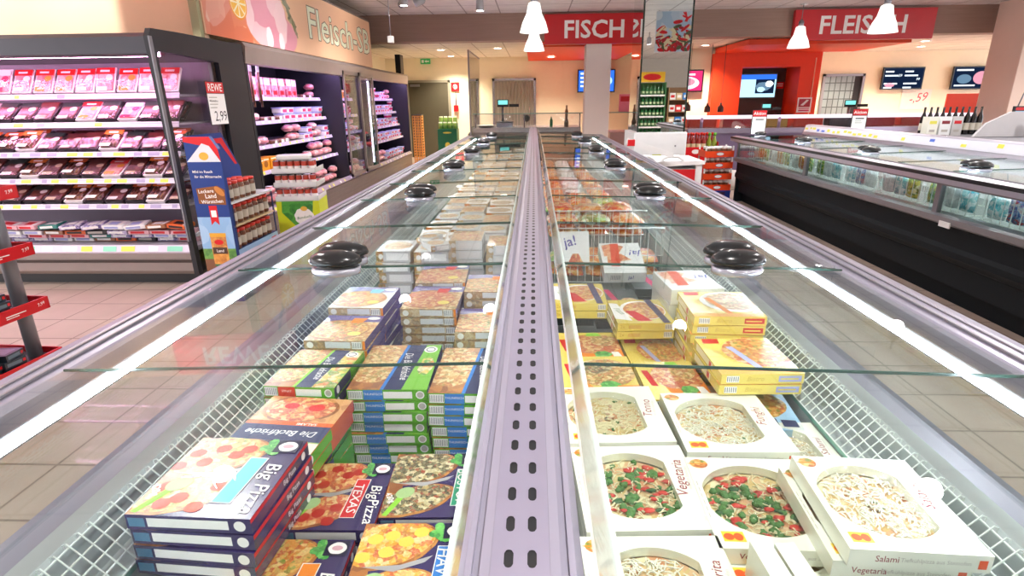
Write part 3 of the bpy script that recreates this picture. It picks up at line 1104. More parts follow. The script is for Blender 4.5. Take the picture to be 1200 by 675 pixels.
def yellow_box(kind):
    m = MB()
    w_, d_, h = 0.115, 0.125, 0.03
    m.box(-w_, -d_, 0, w_, d_, h, c_yel)
    cl = (-w_, -d_, w_, d_)
    m.face((0, 0, h), (1, 0, 0), (0, 1, 0))
    if kind == 'two':
        m.pell(0.015, 0.01, 0.095, 0.1, p_white, cl)
        m.pell(0.02, 0.008, 0.085, 0.09, pz_ham, cl, 0.02)
        m.ppoly([(0.07, -d_), (0.098, -d_), (0.075, d_), (0.045, d_)], mat('stripe_slate', '#4d4a6c', 0.4))
        m.ppoly([(-0.03, -d_ + 0.02), (0.03, -d_ + 0.02), (-0.02, 0.0), (-0.06, 0.0)], redflat)
        m.ppoly([(-w_, -0.08), (-0.05, -0.1), (-0.08, 0.08), (-w_, 0.09)], p_white)
        m.ptext('Pizza', -0.085, 0.0, 0.035, mat('print_green', '#3b7a32', 0.5), -70, 0, 0.3)
    elif kind == 'veg':
        m.ppoly([(-0.02, -d_), (w_, -d_), (w_, 0.07), (-0.06, 0.07)], p_orange)
        m.pell(0.03, 0.02, 0.1, 0.085, pz_red, cl, 0.03)
        m.pell(0.06, 0.05, 0.045, 0.05, pz_cream, cl, 0.05)
        m.ppoly([(-0.085, -0.04), (-0.06, -0.045), (-0.075, 0.06), (-0.1, 0.06)], redflat)
        m.pell(0.045, -0.07, 0.03, 0.026, basil, cl, 0.15)
        m.ppoly([(0.0, 0.09), (0.06, 0.09), (0.05, 0.12), (0.01, 0.12)], p_lime)
        m.ppoly([(0.08, -0.1), (0.11, -0.1), (0.1, -0.05), (0.075, -0.05)], p_white)
    elif kind == 'pale':
        m.pell(0.025, 0.01, 0.095, 0.095, pz_cream, cl, 0.03)
        m.pell(0.0, 0.04, 0.05, 0.04, pz_veg, cl, 0.08)
        m.ppoly([(-0.085, -0.05), (-0.05, -0.055), (-0.07, 0.07), (-0.1, 0.07)], redflat)
        m.pell(0.03, -0.075, 0.03, 0.025, basil, cl, 0.15)
        m.ppoly([(-0.06, -d_), (0.0, -d_), (-0.04, -0.06)], p_orange)
        m.ppoly([(0.04, -d_), (w_, -d_), (w_, -0.08), (0.05, -0.08)], p_orange)
    else:
        m.pell(0.04, 0.02, 0.1, 0.1, p_white if kind == 'glare' else pz_red, cl, 0.02)
        m.pell(0.045, 0.025, 0.085, 0.085, pz_cream if kind == 'glare' else pz_mix, cl, 0.03)
        m.ppoly([(-0.1, 0.085), (-0.05, 0.085), (-0.045, 0.12), (-0.095, 0.12)], redflat)
        m.ppoly([(0.0, -0.1), (0.02, -0.1), (-0.02, 0.06), (-0.04, 0.06)], p_lav if kind != 'glare' else p_orange)
        m.ptext('Bistro', -0.06, -0.01, 0.042, mat('print_ochre', '#c9a83a', 0.5), -65, 0, 0.3)
        m.prect(-w_, -d_, w_, -0.095, mat('edge_orange_pale', '#f4b45c', 0.4))
    m.face((0, -d_, 0), (1, 0, 0), (0, 0, 1))
    if kind == 'two':
        m.ptext('2x', -0.095, 0.016, 0.02, mat('print_ochre', '#c9a83a'), 0, 0.005)
        m.prect(-0.07, 0.008, -0.02, 0.022, mat('edge_ochre', '#e0b85a', 0.5))
        barcode(m, 0.075, 0.004, 0.108, 0.026, 6)
    else:
        barcode(m, -0.1, 0.005, -0.065, 0.025, 6)
        m.ptext('Bistro', -0.02, 0.015, 0.02, mat('print_ochre', '#c9a83a'), 0, 0, 0.3)
        m.prect(0.045, 0.006, 0.108, 0.024, {'glare': redflat}.get(kind, p_lav))
        m.prect(0.05, 0.012, 0.1, 0.017, c_yel)
    m.face((-w_, 0, 0), (0, -1, 0), (0, 0, 1))
    m.prect(-0.1, 0.004, 0.05, 0.026, mat('edge_cream', '#f6efd0', 0.4))
    m.prect(0.02, 0.006, 0.04, 0.024, redflat)
    return m


def white_slice_box():
    m = MB()
    w_, d_, h = 0.1, 0.12, 0.06
    m.box(-w_, -d_, 0, w_, d_, h, c_white)
    cl = (-w_, -d_, w_, d_)
    m.face((0, 0, h), (1, 0, 0), (0, 1, 0))
    m.ppoly([(-0.085, 0.01), (-0.02, 0.02), (0.02, 0.09), (-0.03, 0.115), (-0.09, 0.1)], mosaic('baguette_print', ['#d97a4a', '#e8a070', '#c95a3a', '#f0c8a0'], 50))
    m.ppoly([(-0.075, -0.045), (0.045, -0.02), (0.0, 0.03), (-0.07, 0.02)], mosaic('baguette_print', ['#d97a4a']))
    m.ppoly([(-0.06, -0.07), (-0.015, -0.07), (-0.005, 0.115), (-0.045, 0.115)], mat('label_coral', '#e2593c', 0.4))
    m.ptext('ja!', 0.065, 0.035, 0.06, mat('print_royal', '#3b3f9e', 0.45), 165, 0.01)
    m.face((0, -d_, 0), (1, 0, 0), (0, 0, 1))
    barcode(m, -0.07, 0.012, -0.02, 0.05, 8)
    m.ptext('ja!', 0.03, 0.03, 0.03, mat('print_royal', '#3b3f9e'), 0, 0.01)
    return m


def pale_box(edge, h=0.05, kind=0):
    """plain pale carton with a printed lid, for the stacks farther down the freezer"""
    m = MB()
    w_, d_ = 0.085, 0.11
    m.box(-w_, -d_, 0, w_, d_, h, edge)
    m.face((0, 0, h), (1, 0, 0), (0, 1, 0))
    cl = (-w_, -d_, w_, d_)
    m.prect(-w_ + 0.004, -d_ + 0.004, w_ - 0.004, d_ - 0.004, [c_white, pz_cream, p_white][kind])
    m.pell(0, 0, 0.07, 0.075, [pz_cream, pz_ham, c_tan][kind], cl, 0.05)
    m.face((0, -d_, 0), (1, 0, 0), (0, 0, 1))
    m.prect(-0.035, 0.008, 0.075, h - 0.008, p_white)
    m.prect(-w_, 0.0, -0.05, h, [pz_cream, c_tan, p_orange][kind])
    m.pell(-0.062, h / 2, 0.012, 0.012, p_white)
    m.face((w_, 0, 0), (0, 1, 0), (0, 0, 1))
    m.prect(-d_ + 0.01, 0.008, 0.02, h - 0.008, [c_tan, p_white, c_grey][kind])
    return m


def dark_box():
    m = MB()
    w_, d_, h = 0.13, 0.13, 0.035
    m.box(-w_, -d_, 0, w_, d_, h, c_dark)
    m.face((0, 0, h), (1, 0, 0), (0, 1, 0))
    m.ppoly([(-0.02, -d_), (0.02, -d_), (-0.03, d_), (-0.065, d_)], p_pink)
    m.pell(0.07, -0.06, 0.05, 0.045, pz_cream, (-w_, -d_, w_, d_), 0.03)
    m.prect(-0.12, -0.1, -0.05, -0.098, mat('dark_line', '#222a2c', 0.4))
    return m


def light_blue_box():
    m = MB()
    w_, d_, h = 0.13, 0.115, 0.03
    m.box(-w_, -d_, 0, w_, d_, h, c_lblue)
    cl = (-w_, -d_, w_, d_)
    m.face((0, 0, h), (1, 0, 0), (0, 1, 0))
    m.ppoly([(-w_, -d_), (-0.02, -d_), (-0.06, d_), (-w_, d_)], mat('panel_apricot', '#f3cdb0', 0.4))
    m.pell(0.02, 0.02, 0.1, 0.085, pz_mix, cl, 0.03)
    m.prect(0.02, -0.095, 0.07, -0.06, p_navy)
    m.prect(0.08, -0.1, 0.12, -0.065, p_navy)
    return m


# ---- white cartons with a round window over a real pizza
cheese = mat('grated_cheese', '#f1e6c0', 0.6, var=0.05)
cheese2 = mat('grated_cheese_white', '#f6f2e2', 0.6, var=0.04)
redpep = mat('red_pepper', '#d0392e', 0.4, var=0.15)
broc = mat('broccoli_green', '#4f7f3f', 0.7, var=0.25, scale=60)
tuna = mat('tuna_pink', '#d9b79a', 0.7, var=0.1)
olive = mat('leaf_dark_green', '#2f5f33', 0.5, var=0.2)
pzbase = mosaic('pizza_base_food', ['#e8d6a0', '#d8b878', '#e9c9a0', '#d98a5a', '#f0e4bc'], 45, 0.7, 0.0, soft=True)
film = glass('window_film', '#fcfffd', 1.5, 0.04, 0.7)
BW, BD, BH = 0.265, 0.285, 0.036


def window_outline(n=64):
    pts = []
    for k in range(n):
        a = 2 * PI * k / n
        x = min(max(0.112 * math.cos(a) - 0.012, -0.112), 0.079)
        pts.append((x, 0.115 * math.sin(a) + 0.004))
    return pts


def window_carton(name_txt, flip, seed):
    rnd = random.Random(seed)
    m = MB()
    w_, d_ = BW / 2, BD / 2
    ang = [2 * PI * k / 60 for k in range(60)] + [math.atan2(sy * d_, sx * w_) % (2 * PI) for sx in (-1, 1) for sy in (-1, 1)]
    ang.sort()
    inn, outr = [], []
    for a in ang:
        c, s = math.cos(a), math.sin(a)
        t = min(w_ / abs(c) if abs(c) > 1e-6 else 9, d_ / abs(s) if abs(s) > 1e-6 else 9)
        outr.append((t * c, t * s))
        inn.append((min(max(0.116 * c - 0.008, -0.118), 0.077), 0.112 * s + 0.002))
    n = len(ang)
    v = [(x, y, BH) for x, y in outr] + [(x, y, BH) for x, y in inn] + [(x, y, BH - 0.02) for x, y in inn] + [(x, y, 0) for x, y in outr]
    f = []
    for k in range(n):
        j = (k + 1) % n
        f += [(k, j, n + j, n + k), (n + k, n + j, 2 * n + j, 2 * n + k), (3 * n + k, 3 * n + j, j, k)]
    f.append(tuple(range(4 * n - 1, 3 * n - 1, -1)))
    m.add(v, f, c_cream)
    if flip:
        m.add([(x, y, BH - 0.019) for x, y in inn], [tuple(range(n))], pzbase)
    m.face((0, 0, BH), (1, 0, 0), (0, 1, 0))
    m.ptext(name_txt, 0.098, 0.02, 0.034 if len(name_txt) < 10 else 0.028, p_maroon, 82, 0.004, 0.15)
    m.ptext('aus dem Steinofen', 0.115, 0.02, 0.011, p_grey, 82)
    # faint line drawing of kitchen tools in the corner
    for a, b in ((0.085, -0.105), (0.103, -0.11), (0.12, -0.115)):
        for k in range(10):
            t0, t1 = 2 * PI * k / 10, 2 * PI * (k + 0.7) / 10
            r0, r1 = 0.0075, 0.0083
            m.ppoly([(a + r0 * math.cos(t0), b + r0 * 1.4 * math.sin(t0)), (a + r1 * math.cos(t0), b + r1 * 1.4 * math.sin(t0)),
                     (a + r1 * math.cos(t1), b + r1 * 1.4 * math.sin(t1)), (a + r0 * math.cos(t1), b + r0 * 1.4 * math.sin(t1))], p_grey)
    m.lay = 1
    # serving picture on the far corner, orange badge on the near corner
    m.pell(-0.105, 0.118, 0.02, 0.017, pz_mix)
    m.pell(-0.108, 0.118, 0.024, 0.002, p_orange, (-w_, -d_, w_, d_))
    m.prect(-0.118, -0.125, -0.076, -0.098, mat('badge_yellow', '#f6cf3c', 0.4))
    m.pell(-0.106, -0.112, 0.010, 0.009, mat('badge_orange', '#ee5a24', 0.4))
    m.pell(-0.088, -0.112, 0.009, 0.010, mat('badge_orange', '#ee5a24'))
    m.lay = 1
    for k in range(6):
        y = -0.06 + k * 0.02
        m.prect(-0.127, y, -0.125, y + 0.014, p_grey)
    m.face((0, -d_, 0), (1, 0, 0), (0, 0, 1))
    m.ptext(name_txt, -0.06, 0.018, 0.018, p_maroon, 0, 0.004)
    m.ptext('Tiefkühlpizza aus Steinofen', 0.03, 0.018, 0.012, p_grey)
    m.prect(0.108, 0.008, 0.124, 0.026, mat('badge_orange', '#ee5a24'))
    m.face((w_, 0, 0), (0, 1, 0), (0, 0, 1))
    m.ptext(name_txt, 0.0, 0.018, 0.018, p_maroon)
    return m


def food_pizza(top, seed):
    rnd = random.Random(seed)
    m = MB()
    n, rings = 40, 9
    v, f = [(0, 0, 0.012)], []
    for i in range(1, rings + 1):
        r = 0.118 * i / rings
        for k in range(n):
            a = 2 * PI * k / n
            z = 0.011 + rnd.uniform(-0.001, 0.002) + (0.004 if i >= rings - 1 else 0) - (0.008 if i == rings else 0)
            v.append((r * math.cos(a), r * math.sin(a), z))
    for k in range(n):
        f.append((0, 1 + k, 1 + (k + 1) % n))
        for i in range(rings - 1):
            a, b = 1 + i * n, 1 + (i + 1) * n
            j = (k + 1) % n
            f.append((a + k, a + j, b + j, b + k))
    m.add(v, f, pzbase, True)

    def spot(rm=0.105):
        r, a = rm * math.sqrt(rnd.random()), rnd.uniform(0, 2 * PI)
        return r * math.cos(a), r * math.sin(a)
    ch = cheese2 if top == 'white' else cheese
    for _ in range({'white': 420, 'tuna': 330, 'veg': 190}[top]):
        x, y = spot()
        a, l, z = rnd.uniform(0, PI), rnd.uniform(0.007, 0.014), 0.0135 + rnd.uniform(0, 0.005)
        dx, dy = math.cos(a) * l, math.sin(a) * l
        k = rnd.uniform(-0.3, 0.3)
        m.tube([(x - dx, y - dy, z), (x + dy * k, y - dx * k, z + 0.002), (x + dx, y + dy, z - 0.001)], [0.0012, 0.0017, 0.0011], ch, n=4)
    if top == 'veg':
        for i in range(84):
            x, y = spot()
            s = rnd.uniform(0.007, 0.0135)
            if i % 2 == 0:
                for q in range(3):
                    m.blob((x + rnd.uniform(-.5, .5) * s, y + rnd.uniform(-.5, .5) * s, 0.017), (s * .7, s * .7, s * .45), broc, seed + i * 7 + q, 8, 0.3)
            elif i % 4 == 1:
                m.blob((x, y, 0.018), (s * 1.2, s * 0.8, 0.003), redpep, seed + i, 8, 0.25)
            else:
                m.blob((x, y, 0.017), (s * 1.1, s * .7, 0.0028), olive if i % 8 == 3 else redpep, seed + i, 7, 0.3)
    elif top == 'tuna':
        for i in range(26):
            x, y = spot()
            m.blob((x, y, 0.017), (rnd.uniform(.004, .009), rnd.uniform(.004, .008), 0.003), tuna if i % 3 else broc, seed + i, 7, 0.3)
    else:
        for i in range(8):
            x, y = spot()
            m.blob((x, y, 0.016), (0.006, 0.004, 0.002), broc if i % 2 else tuna, seed + i, 7, 0.3)
    return m


def window_pizza(txt, top, seed, label, loc, rot, n_under=0):
    o = thing('windowed_pizza_box', label, 'pizza box', loc, rot, 'white pizza boxes with a round window')
    obj('carton', window_carton(txt, False, seed), o)
    obj('pizza', food_pizza(top, seed), o, (-0.008, 0.002, 0.002))
    fm = MB()
    pts = []
    for k in range(48):
        a = 2 * PI * k / 48
        pts.append((min(max(0.116 * math.cos(a) - 0.008, -0.118), 0.077), 0.112 * math.sin(a) + 0.002, BH - 0.0016))
    fm.add([(-0.02, 0, BH - 0.003)] + pts, [(0, 1 + k, 1 + (k + 1) % 48) for k in range(48)], film, True)
    obj('window_film', fm, o)
    return o


def d(a):
    return math.radians(a)


WP = [('Vegetaria', 'veg', 1, 'white pizza box beside the ridge, window showing broccoli and red pepper, middle of three', 0.228, 1.052, 0.65, 3),
      ('Margherita', 'white', 2, 'white box beside the ridge with pale cheese in its window, nearest the camera', 0.225, 0.75, 0.652, 2),
      ('Tonno', 'tuna', 3, 'white box beside the ridge with beige topping in its window, next to the yellow boxes', 0.212, 1.352, 0.65, 3),
      ('Funghi', 'white', 4, 'white box with pale shredded cheese in its window, just before the thick yellow box', 0.494, 1.31, 0.655, 1),
      ('Vegetaria', 'veg', 5, 'large window box with red pepper and broccoli between the ridge row and wire liner', 0.482, 1.005, 0.652, -1),
      ('Salami', 'white', 6, 'topmost white window box, lying tilted against the wire liner with glare on its film', 0.655, 0.915, 0.726, -3),
      ('Salami', 'white', 7, 'white window box partly under the tilted one, by the blue carton', 0.656, 1.24, 0.613, 1)]
for t, top, seed, lab, x, y, z, r in WP:
    wpo = window_pizza(t, top, seed, lab, (x, y, z - BH), (0, 0, d(r)))
    if seed in (6, 7):
        wpo.scale = (0.86, 0.93, 1.0) if seed == 6 else (0.72, 0.9, 1.0)
# boxes that lie under them
base_wp = bpy.data.objects.new('windowed_pizza_box', window_carton('Vegetaria', True, 9).build('windowed_pizza_box'))
COL.objects.link(base_wp)
tag(base_wp, '', 'pizza box', 'white pizza boxes lying under the windowed ones')
note_kids(base_wp)
UND = [(0.49, 0.955, 0.652 - BH, -1, 'white box directly under the large red pepper window box'), (0.49, 0.955, 0.649 - 2 * BH, -1, 'white box two below the large red pepper window box'),
       (0.64, 0.93, 0.7255 - BH, -3, 'white box right under the tilted topmost window box'),
       (0.228, 1.05, 0.65 - BH, 3, 'white box under the middle broccoli box beside the ridge'),
       (0.212, 1.352, 0.65 - BH, 3, 'white box under the beige topping box beside the ridge'), (0.225, 0.75, 0.652 - BH, 2, 'white box under the nearest pale cheese box beside the ridge')]
for x, y, z, r, lab in UND:
    place(base_wp, lab, (x, y, z - BH - 0.003), (0, 0, d(r)), None, (0.86, 0.93, 1) if 'tilted' in lab else None)
# two boxes standing on their edge between the rows
for k, (x, y, lab) in enumerate(((0.40, 0.70, 'white box standing on edge, orange badge up, beside the nearest cheese box'), (0.442, 0.695, 'white box standing on edge beside the large red pepper box'))):
    c = place(base_wp, lab, (x, y, 0.69 - BW / 2), (0, d(90), d(4)), 'white boxes standing on edge')

PROTO = {}


def proto(key, mb, name='pizza_box'):
    o = obj(name, mb)
    tag(o, '', 'pizza box')
    note_kids(o)
    PROTO[key] = o


for k in ('texas', 'boston', 'hawaii', 'bologna', 'supreme'):
    proto(k, big_pizza(k))
for k in ('salami', 'tuna', 'spinach'):
    proto(k, bake_box(k))
for k in ('glare', 'ham', 'mix'):
    proto('lila_' + k, lilac_box(k))
for k in ('two', 'veg', 'pale', 'glare', 'plain'):
    proto('yel_' + k, yellow_box(k))
proto('slice', white_slice_box(), 'frozen_food_box')
for i, (e, h) in enumerate(((c_grey, 0.05), (c_white, 0.045), (c_tan, 0.05))):
    proto(f'pale{i}', pale_box(e, h, i), 'frozen_food_box')
proto('darkbox', dark_box(), 'frozen_food_box')
proto('lblue', light_blue_box())
HT = {'slice': 0.06, 'darkbox': 0.035, 'lblue': 0.03, 'pale0': 0.05, 'pale1': 0.045, 'pale2': 0.05}


def height(k):
    return HT.get(k) or (0.03 if k.startswith(('lila', 'yel')) else H)


def stack(key, desc, where, x, y, ztop, rot, n, jit=0.004, tilt=(0, 0), group=None, sc=None):
    """n boxes lying on one another; the top face of the first is at ztop"""
    h = height(key) + 0.0028
    for k in range(n):
        pos = 'topmost' if k == 0 else f'{ORD[k]} down'
        wh = where.replace('the ', '', 1)
        lab = f'{desc}, {pos}, {wh}' if n > 1 else f'{desc}, {wh}'
        j = 0 if k == 0 else 1
        place(PROTO[key], lab, (x + j * R(-jit, jit), y + j * R(-jit, jit), ztop - (k + 1) * h), (tilt[0] * (k == 0), tilt[1] * (k == 0), d(rot + j * R(-2, 2))), group or f'boxes in {where}'[:60], sc)


def floor_n(key, ztop):
    return max(1, int((ztop - 0.425) / (height(key) + 0.0028)))


# left well, near part
stack('supreme', 'purple pizza box', 'the tall pile against the wire liner', -0.615, 0.93, 0.755, -2, 4)
stack('texas', 'purple box with red label', 'the flat pile beside the tall purple pile', -0.43, 1.045, 0.62, 1, 5, sc=(0.82, 0.92, 1))
stack('boston', 'purple box with green label', 'the pile by the ridge', -0.226, 1.085, 0.622, 2, 5, sc=(0.9, 0.92, 1))
stack('hawaii', 'purple box with blue label', 'the nearest pile by the ridge', -0.228, 0.815, 0.645, 2, 5, sc=(0.9, 0.92, 1))
stack('bologna', 'purple box with orange label', 'the nearest pile before tall purple pile', -0.466, 0.80, 0.613, 1, 5, sc=(0.9, 0.92, 1))
stack('salami', 'orange box with navy script band', 'the pile between purple and green boxes', -0.606, 1.195, 0.70, -5, 2, sc=(1, 0.92, 1))
stack('spinach', 'green edged box', 'the lower part of the orange boxed pile', -0.615, 1.23, 0.628, -6, 4, sc=(0.9, 0.8, 1))
stack('spinach', 'green box with navy script', 'the pile by wire liner behind orange box', -0.635, 1.475, 0.72, -3, 3)
stack('salami', 'orange edged box', 'the lower part of pile behind orange box', -0.632, 1.475, 0.615, -2, 5)
stack('tuna', 'blue box with navy script', 'the middle blue stack', -0.409, 1.53, 0.70, 1, 7)
stack('tuna', 'blue box with navy script', 'the blue stack touching the ridge', -0.176, 1.52, 0.695, -1, 7)
# behind
stack('lila_glare', 'lilac box with sky blue corner', 'the stack by wire liner under grip', -0.632, 1.985, 0.76, -2, 9, sc=(1, 0.9, 1))
stack('lila_mix', 'lilac box with orange corner', 'the stack before sky blue cornered one', -0.632, 1.745, 0.735, -2, 8, sc=(1, 0.86, 1))
stack('lila_ham', 'lilac box with red corner', 'the stack in the middle of the well', -0.375, 2.0, 0.755, -1, 9)
stack('lila_ham', 'red cornered lilac box', 'the stack behind the middle one', -0.38, 2.275, 0.765, 2, 8)
stack('lila_mix', 'orange cornered lilac box', 'the stack touching ridge behind blue boxes', -0.168, 1.86, 0.72, 1, 8)
stack('lila_mix', 'cream topped lilac box', 'the second stack along ridge behind blue ones', -0.168, 2.145, 0.765, 1, 9)
# pale stacks farther away
pale_spots = [('pale0', -0.65, 2.62, 0.8, 'the pale stack nearest the wire liner'), ('pale0', -0.475, 2.62, 0.795, 'the pale stack beside the wire liner one'),
              ('pale1', -0.33, 2.74, 0.82, 'the tall white stack in the middle'), ('pale1', -0.148, 2.72, 0.80, 'the tall white stack touching the ridge')]
for key, x, y, z, wh in pale_spots:
    stack(key, {'pale0': 'pale carton', 'pale1': 'white carton', 'pale2': 'tan carton'}[key], wh, x, y, z, R(-1, 1), 5, sc=(0.94, 1, 1))
place(PROTO['pale0'], 'small pale carton lying askew on the pale stack beside the tall white one', (-0.46, 2.57, 0.797), (0, 0, d(30)), None, 0.55)
place(PROTO['pale0'], 'smaller pale carton lying on the pale stack beside the tall white stack', (-0.515, 2.72, 0.797), (0, 0, d(-20)), None, 0.5)
row = 0
for y in (3.05, 3.32, 3.6, 3.88, 4.2, 4.5, 4.8, 5.15, 5.5, 5.9, 6.3, 6.7, 7.15, 7.6, 8.1, 8.6):
    row += 1
    for q, x in enumerate((-0.6, -0.41, -0.22)):
        key = ('pale0', 'pale1', 'pale2', 'pale2', 'pale0')[(row + q * 2) % 5]
        z = 0.70 + 0.045 * ((row * 3 + q) % 3)
        nm = {'pale0': 'pale carton', 'pale1': 'white carton', 'pale2': 'tan carton'}[key]
        stack(key, nm, f'the {ORD[q]} stack from wire liner, {ORD[row - 1]} far row', x + R(-.012, .012), y, z, R(-4, 4), 2 if row < 9 else 1)
# right well: yellow boxes
stack('yel_glare', 'yellow box', 'the tall yellow stack by the wire liner', 0.636, 1.85, 0.785, -1, 4)
stack('yel_plain', 'thick yellow box', 'the lower part of the tall yellow stack', 0.630, 1.83, 0.785 - 4 * 0.0328, -1, 6)
stack('yel_plain', 'yellow box with lavender stripe', 'the pile before the tall yellow stack', 0.632, 1.565, 0.725, 2, 2)
stack('yel_two', 'yellow double box', 'the low pile touching the ridge', 0.185, 2.21, 0.70, -1, 2, sc=(0.9, 1, 1))
stack('yel_two', 'yellow double box with slate stripe', 'the pile beside the tall yellow stack', 0.40, 2.03, 0.69, 2, 2, sc=(0.9, 1, 1))
stack('yel_veg', 'yellow box with red topping', 'the flat pile by the ridge under double boxes', 0.195, 1.88, 0.61, 2, 3)
stack('yel_plain', 'yellow box with mixed topping', 'the flat pile next to the tall stack', 0.42, 1.85, 0.60, 3, 3, sc=(0.82, 1, 1))
stack('yel_pale', 'yellow box with pale topping', 'the flat pile next to the windowed boxes', 0.20, 1.615, 0.635, 2, 3)
stack('yel_veg', 'yellow box with basil picture', 'the flat pile behind the windowed boxes', 0.425, 1.59, 0.63, 2, 3, sc=(0.82, 1, 1))
place(PROTO['lblue'], 'light blue pizza box between the thick yellow box and the white windowed boxes', (0.60, 1.455, 0.583), (0, 0, d(-5)))
stack('darkbox', 'dark box with magenta stripe', 'the dark pile behind double boxes', 0.37, 2.42, 0.61, 1, 3, sc=(0.72, 0.8, 1))
stack('darkbox', 'dark box with a magenta band', 'the dark pile nearest the ridge', 0.18, 2.5, 0.56, -1, 2, sc=(0.7, 0.9, 1))
stack('darkbox', 'dark grey box, magenta stripe', 'the dark pile by the big white box', 0.575, 2.62, 0.62, 1, 3, sc=(0.85, 0.9, 1))
stack('slice', 'white box with pizza pictures', 'the white pile behind the tall yellow stack', 0.60, 2.14, 0.78, 5, 2)
place(PROTO['slice'], 'white box with blue ja lettering leaning against the wire divider', (0.43, 2.72, 0.66), (d(22), 0, d(2)))
jb = MB().box(-0.085, -0.03, 0, 0.085, 0.03, 0.17, c_white)
jb.face((0, -0.03, 0), (1, 0, 0), (0, 0, 1)).ptext('ja!', -0.01, 0.12, 0.07, mat('print_royal', '#3b3f9e'), 12, 0.01)
jb.ppoly([(-0.03, 0.0), (0.06, 0.0), (0.03, 0.06), (0.0, 0.06)], pz_red)
jb = obj('frozen_food_box', jb, None, (0.19, 2.74, 0.66), (d(-18), 0, d(6)))
tag(jb, 'upright white box with blue ja lettering beside the ridge', 'frozen food box')

# wire dividers and bags in the farther part of the right well
def wire_panel(w_, h):
    m = MB()
    m.tube([(-w_, 0, h), (w_, 0, h)], 0.004, whitew, n=6)
    m.tube([(-w_, 0, 0), (w_, 0, 0)], 0.003, whitew, n=6)
    m.tube([(-w_, 0, h * .5), (w_, 0, h * .5)], 0.002, whitew, n=6)
    k = int(2 * w_ / 0.04)
    for i in range(k + 1):
        x = -w_ + 2 * w_ * i / k
        m.tube([(x, 0, 0), (x, 0, h)], 0.0022, whitew, n=4)
    for s in (-1, 1):
        m.tube([(s * w_, 0, h), (s * w_, 0.05, h - 0.02), (s * w_, 0.05, 0.0)], 0.003, whitew, n=6)
    return m


wp0 = tag(obj('wire_divider', wire_panel(0.29, 0.3)), '', 'wire divider', 'white wire dividers standing in the freezer')
note_kids(wp0)
for i, y in enumerate((2.98, 3.48, 4.4, 5.5, 6.8)):
    place(wp0, f'white wire divider in the freezer well, {ORD[i]} from the white lettered boxes', (0.405, y, 0.5))


def bag_mb(cols, w_=0.1, d_=0.13, h=0.05, seed=0):
    rnd = random.Random(seed)
    m = MB()
    n, k = 9, 7
    v, f = [], []
    bm_ = mosaic('bag_print_' + cols[0].strip('#') + cols[1].strip('#'), cols, 28, 0.25, 0.5, 0.5)
    for sgn in (1, -1):
        for i in range(k):
            for j in range(n):
                u, t = i / (k - 1) * 2 - 1, j / (n - 1) * 2 - 1
                q = max(0, (1 - u ** 4) * (1 - t ** 4)) ** 0.5
                v.append((u * w_ * (1 - 0.06 * t * t), t * d_ * (1 - 0.05 * u * u), sgn * h * 0.5 * q * rnd.uniform(0.82, 1.05)))
    for s in range(2):
        o = s * n * k
        for i in range(k - 1):
            for j in range(n - 1):
                q = (o + i * n + j, o + (i + 1) * n + j, o + (i + 1) * n + j + 1, o + i * n + j + 1)
                f.append(q if s == 0 else q[::-1])
    m.add(v, f, bm_, True)
    return m


BAGS = {}
for i, (nm, cols) in enumerate((('red and yellow', ['#d23a2a', '#e9b83c', '#f1e2b0', '#b92a22', '#e8702c']), ('green', ['#4f9a3c', '#8fc25a', '#e9eccb', '#2f7a34', '#d8d05a']),
                                ('orange', ['#e0742c', '#f0b060', '#c9481f', '#f3dfb4', '#d9952c']), ('white and teal', ['#eef8f8', '#5fc4cc', '#ffffff', '#a9e0e0', '#3fa4b4']),
                                ('clear white', ['#eef2f1', '#d5dedd', '#f7f9f8', '#c9d3d2', '#e3e9e8']), ('blue', ['#3f78b4', '#8fb6dc', '#e4eef4', '#2f5a94', '#c43a3a']))):
    o = tag(obj('frozen_food_bag', bag_mb(cols, seed=i)), '', 'frozen food bag')
    note_kids(o)
    BAGS[nm] = o
bagn = list(BAGS)
# right well of the long island
sect = ['first', 'second', 'third', 'fourth', 'fifth', 'sixth']
cuts = [2.98, 3.48, 4.4, 5.5, 6.8, 8.9]
for c in range(5):
    k = 0
    n_y = max(1, int((cuts[c + 1] - cuts[c] - 0.12) / 0.29))
    for iy in range(n_y):
        y = cuts[c] + 0.06 + (cuts[c + 1] - cuts[c] - 0.06) * (iy + 0.5) / n_y
        for ix, x in enumerate((0.19, 0.405, 0.62)):
            for lev in range(2 if c < 2 else 1):
                nm = ('red and yellow', 'orange', 'green', 'red and yellow', 'orange')[(k * 2 + c) % 5]
                if c >= 3:
                    nm = ('orange', 'clear white', 'red and yellow')[k % 3]
                z = (0.50, 0.62, 0.60, 0.58, 0.56)[c] + 0.075 * lev
                place(BAGS[nm], f'{nm} frozen bag{", upper layer" if lev else ""}, {ORD[min(19, k)]} in {sect[c]} wire section past lettered boxes',
                      (x, y, z), (R(-.08, .08), R(-.08, .08), R(-.08, .08) + PI * (k % 2)), 'bags between the wire dividers')
                k += 1
